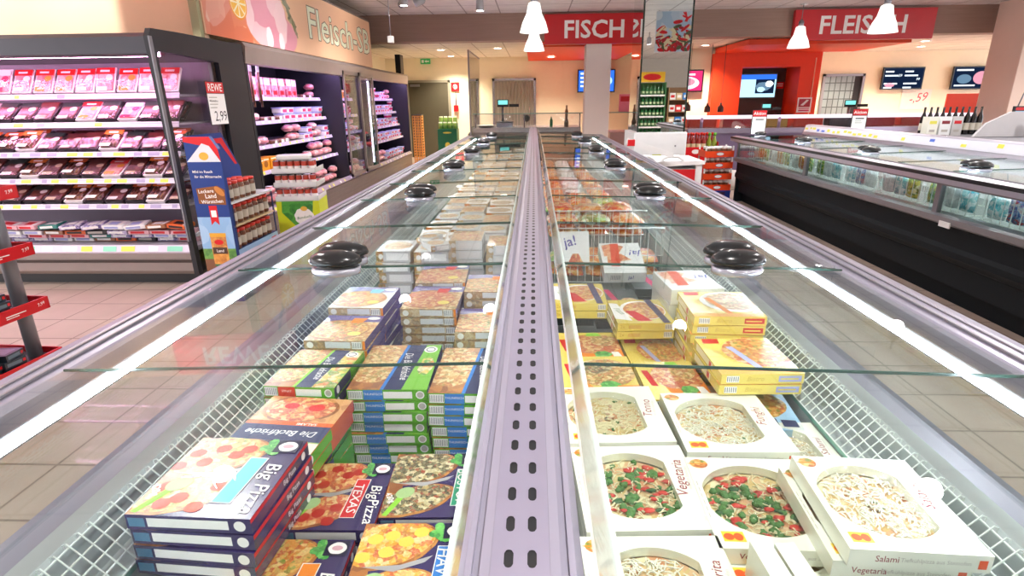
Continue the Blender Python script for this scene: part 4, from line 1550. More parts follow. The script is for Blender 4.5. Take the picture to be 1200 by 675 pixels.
# second freezer: wire baskets and bags against the glass side strip
bk0 = thing('wire_basket', '', 'wire basket')
m = MB()
for z in (0.0, 0.2):
    for s in (-1, 1):
        m.tube([(s * 0.2, -0.27, z), (s * 0.2, 0.27, z)], 0.003, whitew, n=5)
        m.tube([(-0.2, s * 0.27, z), (0.2, s * 0.27, z)], 0.003, whitew, n=5)
for i in range(8):
    y = -0.27 + 0.54 * i / 7
    for s in (-1, 1):
        m.tube([(s * 0.2, y, 0), (s * 0.2, y, 0.2)], 0.0028, whitew, n=4)
for i in range(7):
    x = -0.2 + 0.4 * i / 6
    for s in (-1, 1):
        m.tube([(x, s * 0.27, 0), (x, s * 0.27, 0.2)], 0.0028, whitew, n=4)
obj('wire_frame', m, bk0)
m = MB()
for s in (-1, 1):
    m.tube([(0.2 * s, -0.1, 0.2), (0.2 * s, -0.08, 0.212), (0.2 * s, 0.08, 0.212), (0.2 * s, 0.1, 0.2)], 0.004, whitew, n=6)
obj('handle', m, bk0)
note_kids(bk0)
for i in range(10):
    y = 2.5 + i * 0.62
    place(bk0, f'white wire basket behind the glass strip of the dark freezer, {ORD[i]} from its near end', (3.26, y, 0.638), (0, 0, R(-.02, .02)), 'wire baskets in the dark freezer')
    for q in range(3):
        nm = ('white and teal', 'clear white', 'green', 'white and teal', 'clear white', 'blue')[(i * 2 + q) % 6] if i < 7 else ('green', 'orange', 'clear white')[q]
        place(BAGS[nm], f'{nm} frozen bag, {ORD[q]} in the {ORD[i]} basket of the dark freezer', (3.13, y - 0.17 + q * 0.17, 0.752), (d(90) + R(-.05, .05), 0, d(90)),
              'bags in the dark freezer', (0.82, 0.8, 1.2))
# ---------------------------------------------------------------- open meat case facing the camera (left)
case_grey = mat('case_grey', '#4a4b52', 0.4, 0.3)
case_dark = mat('case_dark_frame', '#26282d', 0.4, 0.2)
case_in = mat('case_inner_wall', '#8d8494', 0.5)
shelf_m = mat('case_shelf', '#b9b3bf', 0.35, 0.3)
railw = mat('price_rail_white', '#dcd6e6', 0.35)
pinkl = mat('price_rail_lilac', '#a99fc4', 0.4)

XC = -2.8
c1 = thing('refrigerated_case', 'open refrigerated meat case with five lit shelves and a glazed dark end panel', 'refrigerated case', (-5.2, 4.42, 0))
x0, x1 = -2.6, 2.37
b = MB()
b.box(x0, 0.12, 0.0, x1, 1.2, 0.10, black)
b.box(x0, 0.75, 0.3, x1, 0.8, 1.8, case_in)
b.box(x0, 0.8, 0.0, x1, 1.25, 1.95, case_dark)
obj('body', b, c1)
b = MB().prism([(0.04, 0.10), (0.02, 0.13), (0.02, 0.20), (0.05, 0.215), (0.05, 0.225), (0.0, 0.24), (0.0, 0.285), (0.03, 0.30), (0.1, 0.30), (0.1, 0.1)][::-1], 'x', x0, x1, mat('bumper_taupe', '#8c817c', 0.3, 0.4))
obj('bumper', b, c1)
b = MB().box(x0, 0.03, 0.285, x1, 0.78, 0.325, shelf_m).prism([(0.0, 0.285), (-0.012, 0.30), (0.012, 0.355), (0.026, 0.35)][::-1], 'x', x0, x1, railw)
tray = obj('bottom_tray', b, c1)
lb = MB().face((0, -0.0135, 0.302), (1, 0, 0), (0, 0.4, 0.916))
x = x0 + 0.1
while x < x1 - 0.12:
    wd = R(0.07, 0.13)
    lb.lay = 0
    lb.prect(x, 0.006, x + wd, 0.048, random.choice([greenlab, greenlab, yellow, whiteprint, yellow]))
    x += wd + R(0.03, 0.12)
obj('price_label', lb, tray)['kind'] = 'stuff'
b = MB().prism([(0.0, 1.80), (-0.02, 1.815), (-0.02, 1.93), (0.02, 1.96), (0.85, 1.96), (0.85, 1.90), (0.1, 1.86), (0.06, 1.80)][::-1], 'x', x0, x1, case_grey)
obj('canopy', b, c1)
obj('canopy_lamp', MB().box(x0, 0.07, 1.80, x1, 0.10, 1.83, ledpink), c1)
SH = [1.54, 1.32, 1.09, 0.88, 0.675]
SD = [0.30, 0.22, 0.17, 0.13, 0.10]
for i, z in enumerate(SH):
    y0 = SD[i]
    sh = obj('shelf', MB().prism([(y0, z - 0.022), (0.78, z - 0.022), (0.78, z - 0.007), (y0, z - 0.007)][::-1], 'x', x0, x1 - 0.03, shelf_m), c1)
    pr = MB().prism([(y0 - 0.012, z - 0.035), (y0 + 0.008, z + 0.006), (y0 + 0.012, z + 0.004), (y0 - 0.004, z - 0.038)], 'x', x0, x1 - 0.03, railw)
    pr.face((0, y0 - 0.0125, z - 0.034), (1, 0, 0), (0, 0.44, 0.898))
    x = x0 + R(0, 0.1)
    while x < x1 - 0.12:
        wd = R(0.04, 0.1)
        pr.lay = 0
        if i >= 2 or R(0, 1) < 0.25:
            pr.prect(x, 0.008, x + wd, 0.038, yellow if R(0, 1) < 0.55 else pinkl)
        x += wd + R(0.02, 0.1 if i >= 2 else 0.3)
    obj('price_rail', pr, sh)
    obj('shelf_lamp', MB().box(x0, y0 + 0.015, z - 0.036, x1 - 0.05, y0 + 0.03, z - 0.026, ledpink if i < 2 else lamp('soft_pink_strip', '#ffb4dc', PINK * 0.22)), sh)
# end panel with a glazed opening
ep = MB()
out = [(0.0, 0.0), (-0.01, 0.35), (-0.06, 1.93), (-0.02, 1.985), (0.3, 1.99), (1.33, 1.99), (1.33, 0.0)]
inn = [(0.06, 0.08), (0.05, 0.35), (0.005, 1.80), (0.02, 1.83), (0.3, 1.83), (0.86, 1.80), (0.88, 0.08)]
n = len(out)
v = [(2.37, a, c) for a, c in out] + [(2.41, a, c) for a, c in out] + [(2.37, a, c) for a, c in inn] + [(2.41, a, c) for a, c in inn]
f = []
for k in range(n):
    j = (k + 1) % n
    f += [(k, j, 2 * n + j, 2 * n + k), (n + j, n + k, 3 * n + k, 3 * n + j), (k, n + k, n + j, j), (2 * n + j, 3 * n + j, 3 * n + k, 2 * n + k)]
ep.add(v, f, case_dark)
epo = obj('end_panel', ep, c1)
obj('end_glass', MB().add([(2.388, a, c) for a, c in inn], [tuple(range(n))], caseglass), epo)
obj('edge_profile', MB().prism([(2.405, -0.065), (2.415, -0.065), (2.415, -0.03), (2.405, -0.03)], 'z', 0.4, 1.93, greym), epo)
# price card on the glass
pc = MB().box(-0.002, -0.15, 0, 0.0, 0.15, 0.36, blackprint)
pc.face((0, -0.15, 0), (0, 1, 0), (0, 0, 1))
pc.prect(0.01, 0.265, 0.29, 0.355, redflat)
pc.prect(0.01, 0.005, 0.29, 0.26, whiteprint)
pc.ptext('REWE', 0.15, 0.308, 0.088, whiteprint, 0, 0.012)
pc.ptext('2,99', 0.18, 0.07, 0.12, blackprint)
for k in range(4):
    pc.prect(0.03, 0.225 - 0.028 * k, 0.16 - 0.02 * (k % 2), 0.233 - 0.028 * k, p_grey)
pc.ptext('Würstchen', 0.1, 0.2, 0.03, blackprint)
pc.rotation = None
card = obj('price_card', pc, None, (-2.782, 5.13, 1.28))
tag(card, 'white price card reading 2,99 under a red header, on the case end glass', 'price card')

# ---- packs on its shelves
meat = mosaic('sliced_meat', ['#5e2a22', '#74382a', '#47201c', '#86483a', '#54241e'], 40, 0.3, 0.4, soft=True)
ham = mosaic('pink_ham', ['#e58a94', '#f0a8aa', '#d8707e', '#f3c0bc'], 30, 0.3, 0.4, soft=True)
saus = mosaic('brown_sausage', ['#5f3220', '#774428', '#4a2618', '#8a5430'], 30, 0.3, 0.4, soft=True)
packfilm = glass('pack_film', '#fbf6f8', 1.8, 0.06, 0.5)
tray_b = mat('tray_black', '#1f1c1f', 0.4)
tray_w = mat('tray_white', '#f2eef0', 0.4)


def pack(kind):
    """flat shop pack about 14 cm wide: tray, food, printed label"""
    m = MB()
    food, tr, l1, l2 = {'ham': (ham, tray_w, redflat, p_white), 'red': (ham, tray_w, mat('label_scarlet', '#e0201c', 0.35), mat('label_gold', '#f0a83c', 0.4)), 'salami': (meat, tray_b, mat('label_deep_brown', '#5a2a20', 0.4), mat('label_small_cream', '#d9c4a8', 0.4)),
                        'brown': (saus, tray_b, mat('label_rust', '#a8521e', 0.4), p_white), 'dark': (meat, tray_b, mat('label_black_green', '#20382c', 0.4), p_white), 'sausage': (saus, tray_w, mat('label_amber', '#c9732c', 0.4), p_white),
                        'pale': (ham, tray_w, p_white, p_pink)}[kind]
    m.prism([(-0.062, 0.0), (0.062, 0.0), (0.072, 0.022), (0.069, 0.024), (-0.069, 0.024), (-0.072, 0.022)], 'y', -0.09, 0.09, tr)
    m.rbox(-0.06, -0.078, 0.018, 0.06, 0.05, 0.031, food, 0.008)
    if kind in ('brown', 'sausage'):
        for k in range(4):
            m.tube([(-0.045 + 0.03 * k, -0.07, 0.032), (-0.045 + 0.03 * k, 0.045, 0.032)], 0.013, food, n=8)
    m.face((0, 0, 0.047 if kind in ('brown', 'sausage') else 0.033), (1, 0, 0), (0, 1, 0))
    m.prect(-0.068, 0.04, 0.068, 0.085, l1)
    m.prect(-0.055, -0.082, 0.02, -0.05, l2)
    m.pell(0.03, 0.015, 0.026, 0.022, l2)
    if kind not in ('salami', 'dark'):
        m.prect(-0.04, 0.055, 0.03, 0.07, p_white)
    o = thing('meat_pack', '', 'meat pack')
    obj('tray', m, o)
    obj('film', MB().add([(-0.07, -0.088, 0.034), (0.07, -0.088, 0.034), (0.07, 0.0, 0.05), (-0.07, 0.0, 0.05), (0.07, 0.088, 0.034), (-0.07, 0.088, 0.034)], [(0, 1, 2, 3), (3, 2, 4, 5)], packfilm), o)
    note_kids(o)
    return o


PK = {k: pack(k) for k in ('ham', 'red', 'salami', 'brown', 'dark', 'sausage', 'pale')}
PKN = {'ham': 'pink ham pack, red label', 'red': 'scarlet labelled ham pack', 'salami': 'dark salami pack, brown label', 'brown': 'sausage pack, rust label', 'dark': 'dark meat pack, green label',
       'sausage': 'brown sausage pack, amber label', 'pale': 'pale ham pack'}
ROWS = [('top', ['pale', 'pale', 'ham', 'red', 'red', 'ham', 'ham', 'red', 'ham', 'ham']), ('second', ['red', 'dark', 'dark', 'salami', 'dark', 'red', 'dark', 'pale', 'dark', 'salami', 'salami']),
        ('third', ['brown', 'brown', 'sausage', 'dark', 'salami', 'salami', 'sausage', 'dark', 'salami', 'brown', 'salami']), ('fourth', ['salami', 'dark', 'sausage', 'salami', 'brown', 'salami', 'red', 'salami', 'sausage', 'salami']),
        ('fifth', ['brown', 'salami', 'dark', 'salami', 'sausage', 'brown', 'dark', 'brown', 'sausage', 'salami', 'dark'])]
for i, (rn, seq) in enumerate(ROWS):
    z = SH[i]
    n_ = 10
    for k in range(n_):
        kd = seq[k % len(seq)]
        x = -4.62 + 1.76 * (k + 0.5) / n_ + R(-.003, .003)
        t = [62, 40, 34, 32, 30][i] + R(-4, 4)
        y = 4.42 + SD[i] + 0.03 + 0.115 * math.cos(d(t))
        place(PK[kd], f'{PKN[kd]}, {ORD[n_ - 1 - k]} from end panel, {rn} shelf of open case', (x, y, z + 0.104 * math.sin(d(t)) + 0.004), (d(t), 0, R(-.02, .02)),
              f'packs on the {rn} shelf of the open case', (1.12, 1.16, 1.16))
# more packs lying behind on the second row of some shelves
for i in (1, 2, 3, 4):
    for k in range(9):
        kd = random.choice(ROWS[i][1])
        x = -4.55 + 1.6 * (k + 0.5) / 9
        place(PK[kd], f'{PKN[kd]}, rear row, {ORD[8 - k]} from end panel, {ROWS[i][0]} shelf of open case', (x, 4.42 + SD[i] + 0.345, SH[i] + 0.068), (d(38), 0, R(-.04, .04)),
              f'rear packs on the {ROWS[i][0]} shelf of the open case')
# loose goods in the bottom tray
flatp = {}
for nm, cols in (('white', (c_white, p_lav)), ('violet printed', (mosaic('violet_print', ['#e8e0ee', '#6d5fa8', '#c9bfe0', '#3f3a78'], 40), p_white)), ('brown', (mat('pack_brown', '#9c6a4a', 0.4), p_white)),
                 ('orange', (mat('pack_orange', '#e0662c', 0.4), blackprint)), ('pink', (mat('pack_pink', '#e6b4bc', 0.4), redflat)), ('teal', (mat('pack_teal', '#2f8078', 0.4), p_white)), ('black', (mat('pack_black', '#1d1c20', 0.3), p_grey))):
    m = MB().rbox(-0.09, -0.06, 0, 0.09, 0.06, 0.035, cols[0], 0.006)
    m.face((0, 0, 0.035), (1, 0, 0), (0, 1, 0)).prect(-0.05, -0.03, 0.03, 0.03, cols[1])
    m.prect(0.04, -0.045, 0.075, 0.045, p_white)
    m.face((0, -0.06, 0), (1, 0, 0), (0, 0, 1)).prect(-0.07, 0.008, 0.05, 0.027, cols[1])
    flatp[nm] = tag(obj('food_pack', m), '', 'food pack')
    note_kids(flatp[nm])
lay = ['pink', 'pink', 'teal', 'violet printed', 'violet printed', 'white', 'white', 'brown', 'orange', 'black', 'violet printed', 'pink']
for k, nm in enumerate(lay[:9]):
    x = -4.58 + 1.68 * (k + 0.5) / 9
    for q in range(4):
        nn = lay[(k + q * 5) % 12] if q else nm
        place(flatp[nn], f'{nn} food pack, {("top", "second layer", "third layer", "lowest")[q]} of the {ORD[8 - k]} heap from the end panel, bottom tray', (x + R(-.004, .004), 4.62 + q * 0.04, 0.330 + (0.138, 0.076, 0.038, 0.0)[q]),
              (R(0.08, 0.22) * (q == 0), R(-.1, .1) * (q == 0), R(-.12, .12) if q else R(-.2, .2)), 'heap of packs in the bottom tray')

# red panel hanging from the ceiling over the aisle in front of the case (seen mirrored in the lid)
hsn = thing('hanging_sign', 'red sign panel with white capital letters hanging from the ceiling before the open case', 'sign', (-2.9, 4.8, 2.36))
rp = MB().box(-0.6, -0.015, 0, 0.6, 0.015, 0.40, red)
rp.face((-0.6, -0.015, 0), (1, 0, 0), (0, 0, 1)).ptext('REWE', 0.6, 0.2, 0.25, whiteprint, 0, 0.02)
obj('panel', rp, hsn)
for x in (-0.5, 0.5):
    obj('wire', MB().tube([(x, 0, 0.4), (x, 0, 0.64)], 0.003, greym, n=6), hsn)

# ---------------------------------------------------------------- long wall case along the aisle (Fleisch-SB)
c2 = thing('refrigerated_case', 'long refrigerated wall case with packed dark shelves and sliding glass doors, under the food picture', 'refrigerated case', (XC, 5.78, 0))
L = 7.4
b = MB().box(-1.1, 0, 0, -1.0, L, 2.0, case_dark).box(-1.0, 0, 1.93, -0.05, L, 2.0, case_dark).box(-1.0, 0, 0, -0.08, L, 0.06, black)
b.box(-1.0, 0, 0.36, -0.95, L, 1.93, dark)
obj('body', b, c2)
bm_ = mat('base_bronze', '#7c7069', 0.35, 0.35)
b = MB().prism([(-0.06, 0.06), (0.0, 0.08), (0.0, 0.33), (-0.03, 0.35), (-0.9, 0.36), (-0.9, 0.06)], 'y', 0, L, bm_)
for k in range(4):
    b.box(0.0, 0.02, 0.12 + k * 0.055, 0.006, L - 0.02, 0.145 + k * 0.055, bm_)
obj('base', b, c2)
b = MB().prism([(-0.02, 0.34), (0.012, 0.345), (-0.02, 0.40), (-0.035, 0.395)], 'y', 0, L, mat('base_rail', '#a79ab0', 0.3, 0.3))
b.face((0.012, 0, 0.346), (0, 1, 0), (-0.5, 0, 0.866))
y = 0.2
while y < L:
    b.lay = 0
    b.prect(y, 0.006, y + 0.05, 0.04, yellow if R(0, 1) < .5 else whiteprint)
    y += R(0.15, 0.35)
obj('base_rail', b, c2)
obj('canopy', MB().prism([(-0.03, 1.82), (0.01, 1.83), (0.03, 1.98), (0.0, 2.02), (-1.0, 2.02), (-1.0, 1.94), (-0.05, 1.94)], 'y', 0, L, mat('canopy_bronze', '#9a8d88', 0.35, 0.4)), c2)
obj('canopy_lamp', MB().box(-0.16, 0.06, 1.905, -0.10, L - 0.1, 1.925, ledlila), c2)
for y in (0.0, 2.86, 4.42, L - 0.05):
    obj('upright', MB().box(-0.98, y, 0.36, -0.02 if y in (2.86, 4.42) else 0.0, y + 0.05, 1.93, case_dark), c2)
SEC = [('near open section', 0.1, 2.84), ('glass door section', 2.95, 4.4), ('far open section', 4.5, L - 0.08)]
SZ = [1.52, 1.26, 1.0, 0.74]
for sn, ya, yb in SEC:
    for i, z in enumerate(SZ):
        xf = -0.34 + 0.06 * i
        sh = obj('shelf', MB().box(-0.95, ya, z - 0.02, xf, yb, z, shelf_m), c2)
        pr = MB().prism([(xf, z - 0.035), (xf + 0.016, z - 0.03), (xf + 0.004, z + 0.01), (xf - 0.004, z + 0.008)], 'y', ya, yb, mat('lilac_rail', '#c3b6dc', 0.35))
        pr.face((xf + 0.0165, 0, z - 0.028), (0, 1, 0), (-0.29, 0, 0.957))
        y = ya + 0.05
        while y < yb - 0.08:
            pr.lay = 0
            pr.prect(y, 0.004, y + 0.05, 0.034, yellow if R(0, 1) < .4 else whiteprint)
            y += R(0.15, 0.3)
        obj('price_rail', pr, sh)
        obj('shelf_lamp', MB().box(xf - 0.05, ya, z - 0.03, xf - 0.035, yb, z - 0.021, lamp('lilac_shelf_strip', '#d7a4ff', PINK * 0.5)), sh)
# two sliding glass doors with bronze frames
for k, (ya, xo) in enumerate(((2.9, 0.03), (3.6, 0.06))):
    yb = ya + 0.78
    fr = MB()
    fm = mat('door_bronze', '#8b827c', 0.3, 0.5)
    for a, c in ((ya, ya + 0.05), (yb - 0.05, yb)):
        fr.box(xo - 0.02, a, 0.37, xo, c, 1.9, fm)
    fr.box(xo - 0.02, ya, 0.37, xo, yb, 0.42, fm).box(xo - 0.02, ya, 1.85, xo, yb, 1.9, fm)
    dr = obj('sliding_door', fr, c2)
    obj('door_glass', MB().box(xo - 0.012, ya + 0.05, 0.42, xo - 0.008, yb - 0.05, 1.85, caseglass), dr)
    obj('handle', MB().tube([(xo + 0.01, yb - 0.025, 0.95), (xo + 0.012, yb - 0.025, 1.25)], 0.008, steel), dr)
obj('door_lamp', MB().box(-0.05, 4.38, 0.45, -0.03, 4.40, 1.8, lamp('white_tube', '#f3eaff', 7)), c2)


def small_pack(kind):
    m = MB()
    if kind == 'cup':
        m.lathe([(0.032, 0), (0.042, 0.075), (0.045, 0.078), (0.045, 0.084), (0.0, 0.085)], tray_w, n=14)
        m.lathe([(0.0375, 0.03), (0.0415, 0.065)], p_pink, n=14, cap=False)
    elif kind == 'tub':
        m.rbox(-0.055, -0.07, 0, 0.055, 0.07, 0.05, tray_w, 0.015)
        m.rbox(-0.058, -0.073, 0.048, 0.058, 0.073, 0.058, p_lav, 0.01)
        m.face((0.055, 0, 0), (0, 1, 0), (0, 0, 1)).prect(-0.05, 0.01, 0.05, 0.04, p_pink)
    elif kind == 'bag':
        m.blob((0, 0, 0.042), (0.06, 0.068, 0.034), ham, 3, 12, 0.12)
        m.face((0.0, 0, 0.079), (1, 0, 0), (0, 1, 0)).prect(-0.03, -0.04, 0.03, 0.04, p_white)
    elif kind == 'upright':
        m.box(-0.02, -0.065, 0, 0.02, 0.065, 0.19, mosaic('upright_pack', ['#f0c8cc', '#e88a92', '#f8e4e0', '#d8606c'], 25))
        m.face((0.02, 0, 0), (0, 1, 0), (0, 0, 1)).prect(-0.06, 0.12, 0.06, 0.18, p_white)
        m.prect(-0.04, 0.03, 0.04, 0.07, redflat)
    elif kind == 'stick':
        m.tube([(0, -0.07, 0.02), (0, 0.07, 0.02)], 0.02, saus, n=8)
        m.tube([(0.04, -0.07, 0.02), (0.04, 0.07, 0.02)], 0.02, saus, n=8)
        m.face((0.06, 0, 0.02), (0, 1, 0), (0, 0, 1)).prect(-0.03, -0.014, 0.03, 0.014, p_white)
    elif kind == 'yellow':
        m.box(-0.06, -0.07, 0, 0.06, 0.07, 0.11, mat('box_amber', '#f0a020', 0.35))
        m.face((0.06, 0, 0), (0, 1, 0), (0, 0, 1)).pell(0, 0.055, 0.04, 0.03, mat('box_brown', '#9c5a1c', 0.4))
        m.prect(-0.06, 0.09, 0.06, 0.1, p_white)
    o = tag(obj('chilled_pack', m), '', 'chilled pack')
    note_kids(o)
    return o


SP = {k: small_pack(k) for k in ('cup', 'tub', 'bag', 'upright', 'stick', 'yellow')}
SPN = {'cup': 'white cup with pink band', 'tub': 'white tub with lilac lid', 'bag': 'pink ham bag', 'upright': 'upright pink pack', 'stick': 'pair of brown sausages', 'yellow': 'amber box'}
LAY = {'near open section': [['stick', 'upright', 'upright', 'upright', 'upright', 'upright', 'stick', 'bag'], ['bag', 'bag', 'stick', 'stick', 'tub', 'tub', 'tub', 'tub'],
                             ['stick', 'bag', 'stick', 'stick', 'bag', 'tub', 'bag', 'tub'], ['yellow', 'yellow', 'stick', 'stick', 'stick', 'bag', 'bag', 'bag'], ['bag', 'bag', 'bag', 'bag', 'bag', 'bag', 'bag', 'bag']],
       'glass door section': [['upright', 'tub', 'tub', 'yellow', 'tub'], ['tub', 'cup', 'bag', 'tub', 'cup'], ['bag', 'tub', 'tub', 'bag', 'tub'], ['bag', 'tub', 'bag', 'tub', 'tub'], ['bag', 'stick', 'bag', 'tub', 'bag']],
       'far open section': [['bag', 'cup', 'tub', 'bag', 'cup', 'tub', 'bag'], ['tub', 'tub', 'cup', 'tub', 'tub', 'tub', 'cup'], ['tub', 'tub', 'tub', 'tub', 'tub', 'cup', 'tub'], ['bag', 'bag', 'tub', 'tub', 'tub', 'tub', 'tub'],
                            ['bag', 'bag', 'bag', 'tub', 'tub', 'tub', 'tub']]}
SHN = ['top', 'second', 'third', 'fourth', 'lowest']
for sn, ya, yb in SEC:
    for i in range(5):
        seq = LAY[sn][i]
        z = SZ[i] if i < 4 else 0.362
        xf = XC - (0.34 - 0.06 * i if i < 4 else 0.12)
        n_ = 7 if 'glass' in sn else 14
        for k in range(n_):
            kd = seq[k * len(seq) // n_]
            y = 5.78 + ya + (yb - ya) * (k + 0.5) / n_
            for lev in range(2 if kd in ('tub', 'cup', 'bag') and (k * 7 + i * 3) % 3 else 1):
                hh = {'tub': 0.061, 'cup': 0.088, 'bag': 0.082}.get(kd, 0)
                lab = f'{SPN[kd]}{" stacked" if lev else ""}, {ORD[k]} on {SHN[i]} shelf, wall case {sn}'
                place(SP[kd], lab, (xf - 0.105 + R(-.015, .015), y + R(-.01, .01), z + 0.001 + lev * hh * 1.22), (0, 0, R(-.04, .04)), f'packs on the {SHN[i]} shelf, {sn}', 1.22)
# hanging sausages at the near end
hs = MB()
for k in range(3):
    hs.tube([(0, k * 0.13, 0), (0, k * 0.13, -0.05)], 0.004, steel, n=6)
# small white hooks/labels
for k in range(3):
    m = MB().box(-0.004, -0.03, -0.03, 0.004, 0.03, 0.03, white).tube([(0, 0, -0.03), (0, 0, -0.38)], 0.012, saus, n=8).tube([(-0.03, 0.03, -0.03), (-0.03, 0.03, -0.33)], 0.011, ham, n=8)
    tag(obj('sausage_strip', m, None, (XC - 0.12, 5.95 + 0.17 * k, 1.80)), f'hanging sausage strip with a white tag, {ORD[k]} from the near end of the wall case', 'sausage strip', 'hanging sausage strips')

# ---- food picture panel with lettering above the wall case
sp = thing('sign_panel', 'long peach sign panel with food picture and outlined Fleisch-SB lettering above the wall case', 'sign', (-2.9, 5.27, 2.04))
pan = MB().box(0, 0, 0, 0.04, 5.38, 0.73, mat('panel_peach', '#edc09a', 0.45, var=0.05, scale=1.2))
obj('panel', pan, sp)
art = MB().face((0.0405, 0, 0), (0, 1, 0), (0, 0, 1))
cl = (0.0, 0.0, 2.6, 0.73)
o_skin = mat('art_orange_flesh', '#e8743c', 0.45)
art.prect(0.02, 0.0, 1.1, 0.73, mosaic('art_meat_orange', ['#e0683a', '#f0946a', '#d8532c', '#f3b08c'], 3, soft=True, vary=False))
art.pell(0.42, 0.4, 0.45, 0.16, mosaic('art_meat_light', ['#f2b49a', '#e89078', '#f6cdb8'], 4, soft=True, vary=False), cl, 0.05, rot=0.7)
art.pell(0.75, 0.62, 0.22, 0.16, o_skin, cl, 0.06)
art.pell(1.28, 0.33, 0.5, 0.36, mosaic('art_meat_pink', ['#f2b9c4', '#f7d3d6', '#e89cae'], 3, soft=True, vary=False), cl, 0.06)
art.pell(1.7, 0.14, 0.34, 0.2, mosaic('art_meat_pink', ['#f2b9c4']), cl, 0.08)
art.pell(1.3, 0.08, 0.08, 0.12, mat('art_white', '#fbeef0', 0.45), cl, 0.08)
art.pell(1.6, 0.07, 0.07, 0.1, mat('art_white', '#fbeef0'), cl, 0.08)
herb = mosaic('art_herb', ['#6a7a4a', '#8a8f62', '#4f5f3c', '#a89c7a'], 10, vary=False)
for k in range(7):
    art.pell(1.72 + 0.05 * k, 0.62 - 0.06 * k, 0.12, 0.035, herb, cl, 0.2, rot=2.2 + 0.3 * (k % 3), seed=k)
for k in range(5):
    art.pell(0.35 + 0.06 * k, 0.6 - 0.07 * k, 0.1, 0.03, herb, cl, 0.2, rot=2.0 + 0.3 * (k % 3), seed=k + 9)
for a, c, r in ((0.68, 0.34, 0.15), (1.05, 0.72, 0.14)):
    art.pell(a, c, r * 1.15, r, mat('art_orange_rind', '#f2a53a', 0.45), cl)
    art.pell(a, c, r * 1.02, r * 0.88, mat('art_orange_pith', '#fdf0cf', 0.45), cl)
    for k in range(8):
        t0, t1 = 2 * PI * k / 8 + 0.08, 2 * PI * (k + 1) / 8 - 0.08
        p = [(a + 0.12 * r * math.cos((t0 + t1) / 2), c + 0.12 * r * math.sin((t0 + t1) / 2))] + [(a + r * 0.98 * math.cos(t), min(0.73, c + r * 0.82 * math.sin(t))) for t in (t0, (t0 + t1) / 2, t1)]
        if max(q[1] for q in p) <= 0.73:
            art.ppoly(p, mat('art_orange_segment', '#f7c04c', 0.45))
obj('food_picture', art, sp)
let = MB().face((0.041, 0, 0), (0, 1, 0), (0, 0, 1))
let.ptext('Fleisch-SB', 3.86, 0.37, 0.53, mat('letter_outline', '#6f6350', 0.5), 0, 0.03, sx=1.32)
let.lay += 3
let.ptext('Fleisch-SB', 3.86, 0.37, 0.53, mat('letter_mint', '#e6eed2', 0.5), 0, 0.008, sx=1.32)
obj('lettering', let, sp)
obj('top_edge', MB().box(-0.02, 0, 0.73, 0.03, 5.38, 0.76, mat('panel_edge', '#6f625c', 0.5)), sp)
tag(obj('wall_box', MB().box(-2.97, 12.9, 2.03, -2.86, 13.2, 2.42, case_dark).box(-2.86, 12.93, 2.06, -2.855, 13.17, 2.39, mat('box_face', '#4f4a48', 0.4))), 'dark box standing on the far end of the wall case', 'box')

# ---------------------------------------------------------------- blue sausage jar display
bd = thing('cardboard_display', 'blue cardboard display with a gabled top and jars of sausages, before the case end panel', 'cardboard display', (-2.24, 4.05, 0))
navy_b = mat('display_blue', '#163a86', 0.45)
dk_b = mat('display_dark_blue', '#10285a', 0.45)
m = MB().box(-0.25, 0.0, 0.0, 0.0, 0.04, 1.06, navy_b)
m.prism([(-0.25, 1.06), (0.0, 1.06), (-0.01, 1.15), (-0.06, 1.235), (-0.25, 1.235)], 'y', 0.0, 0.04, navy_b)
m.face((-0.25, 0, 0), (1, 0, 0), (0, 0, 1))
cl = (0, 0.12, 0.25, 1.06)
m.prect(0, 0.0, 0.25, 0.12, mat('display_foot_blue', '#23489c', 0.4))
m.prect(0, 0.12, 0.25, 0.34, mosaic('art_table_wood', ['#8a5a34', '#a06c40', '#7a4c2c'], 8, soft=True, vary=False))
m.prect(0, 0.34, 0.25, 0.42, mosaic('art_meadow', ['#4f8a3a', '#6fa84a', '#3c6f30'], 20, vary=False))
m.prect(0, 0.42, 0.25, 0.66, mosaic('art_sky', ['#6fa4dc', '#a9cdee', '#8ab8e4'], 6, soft=True, vary=False))
m.ppoly([(0.0, 1.235), (0.19, 1.235), (0.24, 1.15), (0.0, 1.2)], redflat)
m.ppoly([(0.0, 1.06), (0.25, 1.06), (0.24, 1.15), (0.13, 1.19), (0.06, 1.12)], mat('display_pale', '#d9dfe8', 0.4))
m.ppoly([(0.19, 1.235), (0.24, 1.15), (0.25, 1.06), (0.17, 1.19)], redflat)
m.pell(0.13, 1.10, 0.035, 0.028, mat('art_gold', '#e0b040', 0.4))
m.ptext('Mild im Rauch', 0.1, 0.99, 0.026, whiteprint, 0, 0.01)
m.ptext('für die Mitternacht', 0.135, 0.955, 0.026, whiteprint, 0, 0.01)
m.ppoly([(0.035, 0.76), (0.235, 0.75), (0.24, 0.86), (0.19, 0.89), (0.03, 0.87)], mat('art_brown', '#8a5020', 0.4))
m.pell(0.2, 0.85, 0.045, 0.022, mat('art_sausage', '#c9823c', 0.4), None, 0, rot=-0.8)
m.ptext('Leckere', 0.1, 0.85, 0.036, whiteprint, 3, 0.015)
m.ptext('Land', 0.13, 0.815, 0.045, whiteprint, 3, 0.015)
m.ptext('Würstchen', 0.135, 0.775, 0.036, whiteprint, 3, 0.015)
m.ppoly([(0.1, 0.6), (0.13, 0.63), (0.16, 0.6), (0.16, 0.745), (0.1, 0.745)], redflat)
m.prect(0.11, 0.66, 0.15, 0.71, whiteprint)
m.pell(0.13, 0.3, 0.06, 0.03, mat('art_jar_foot', '#3f7a54', 0.4))
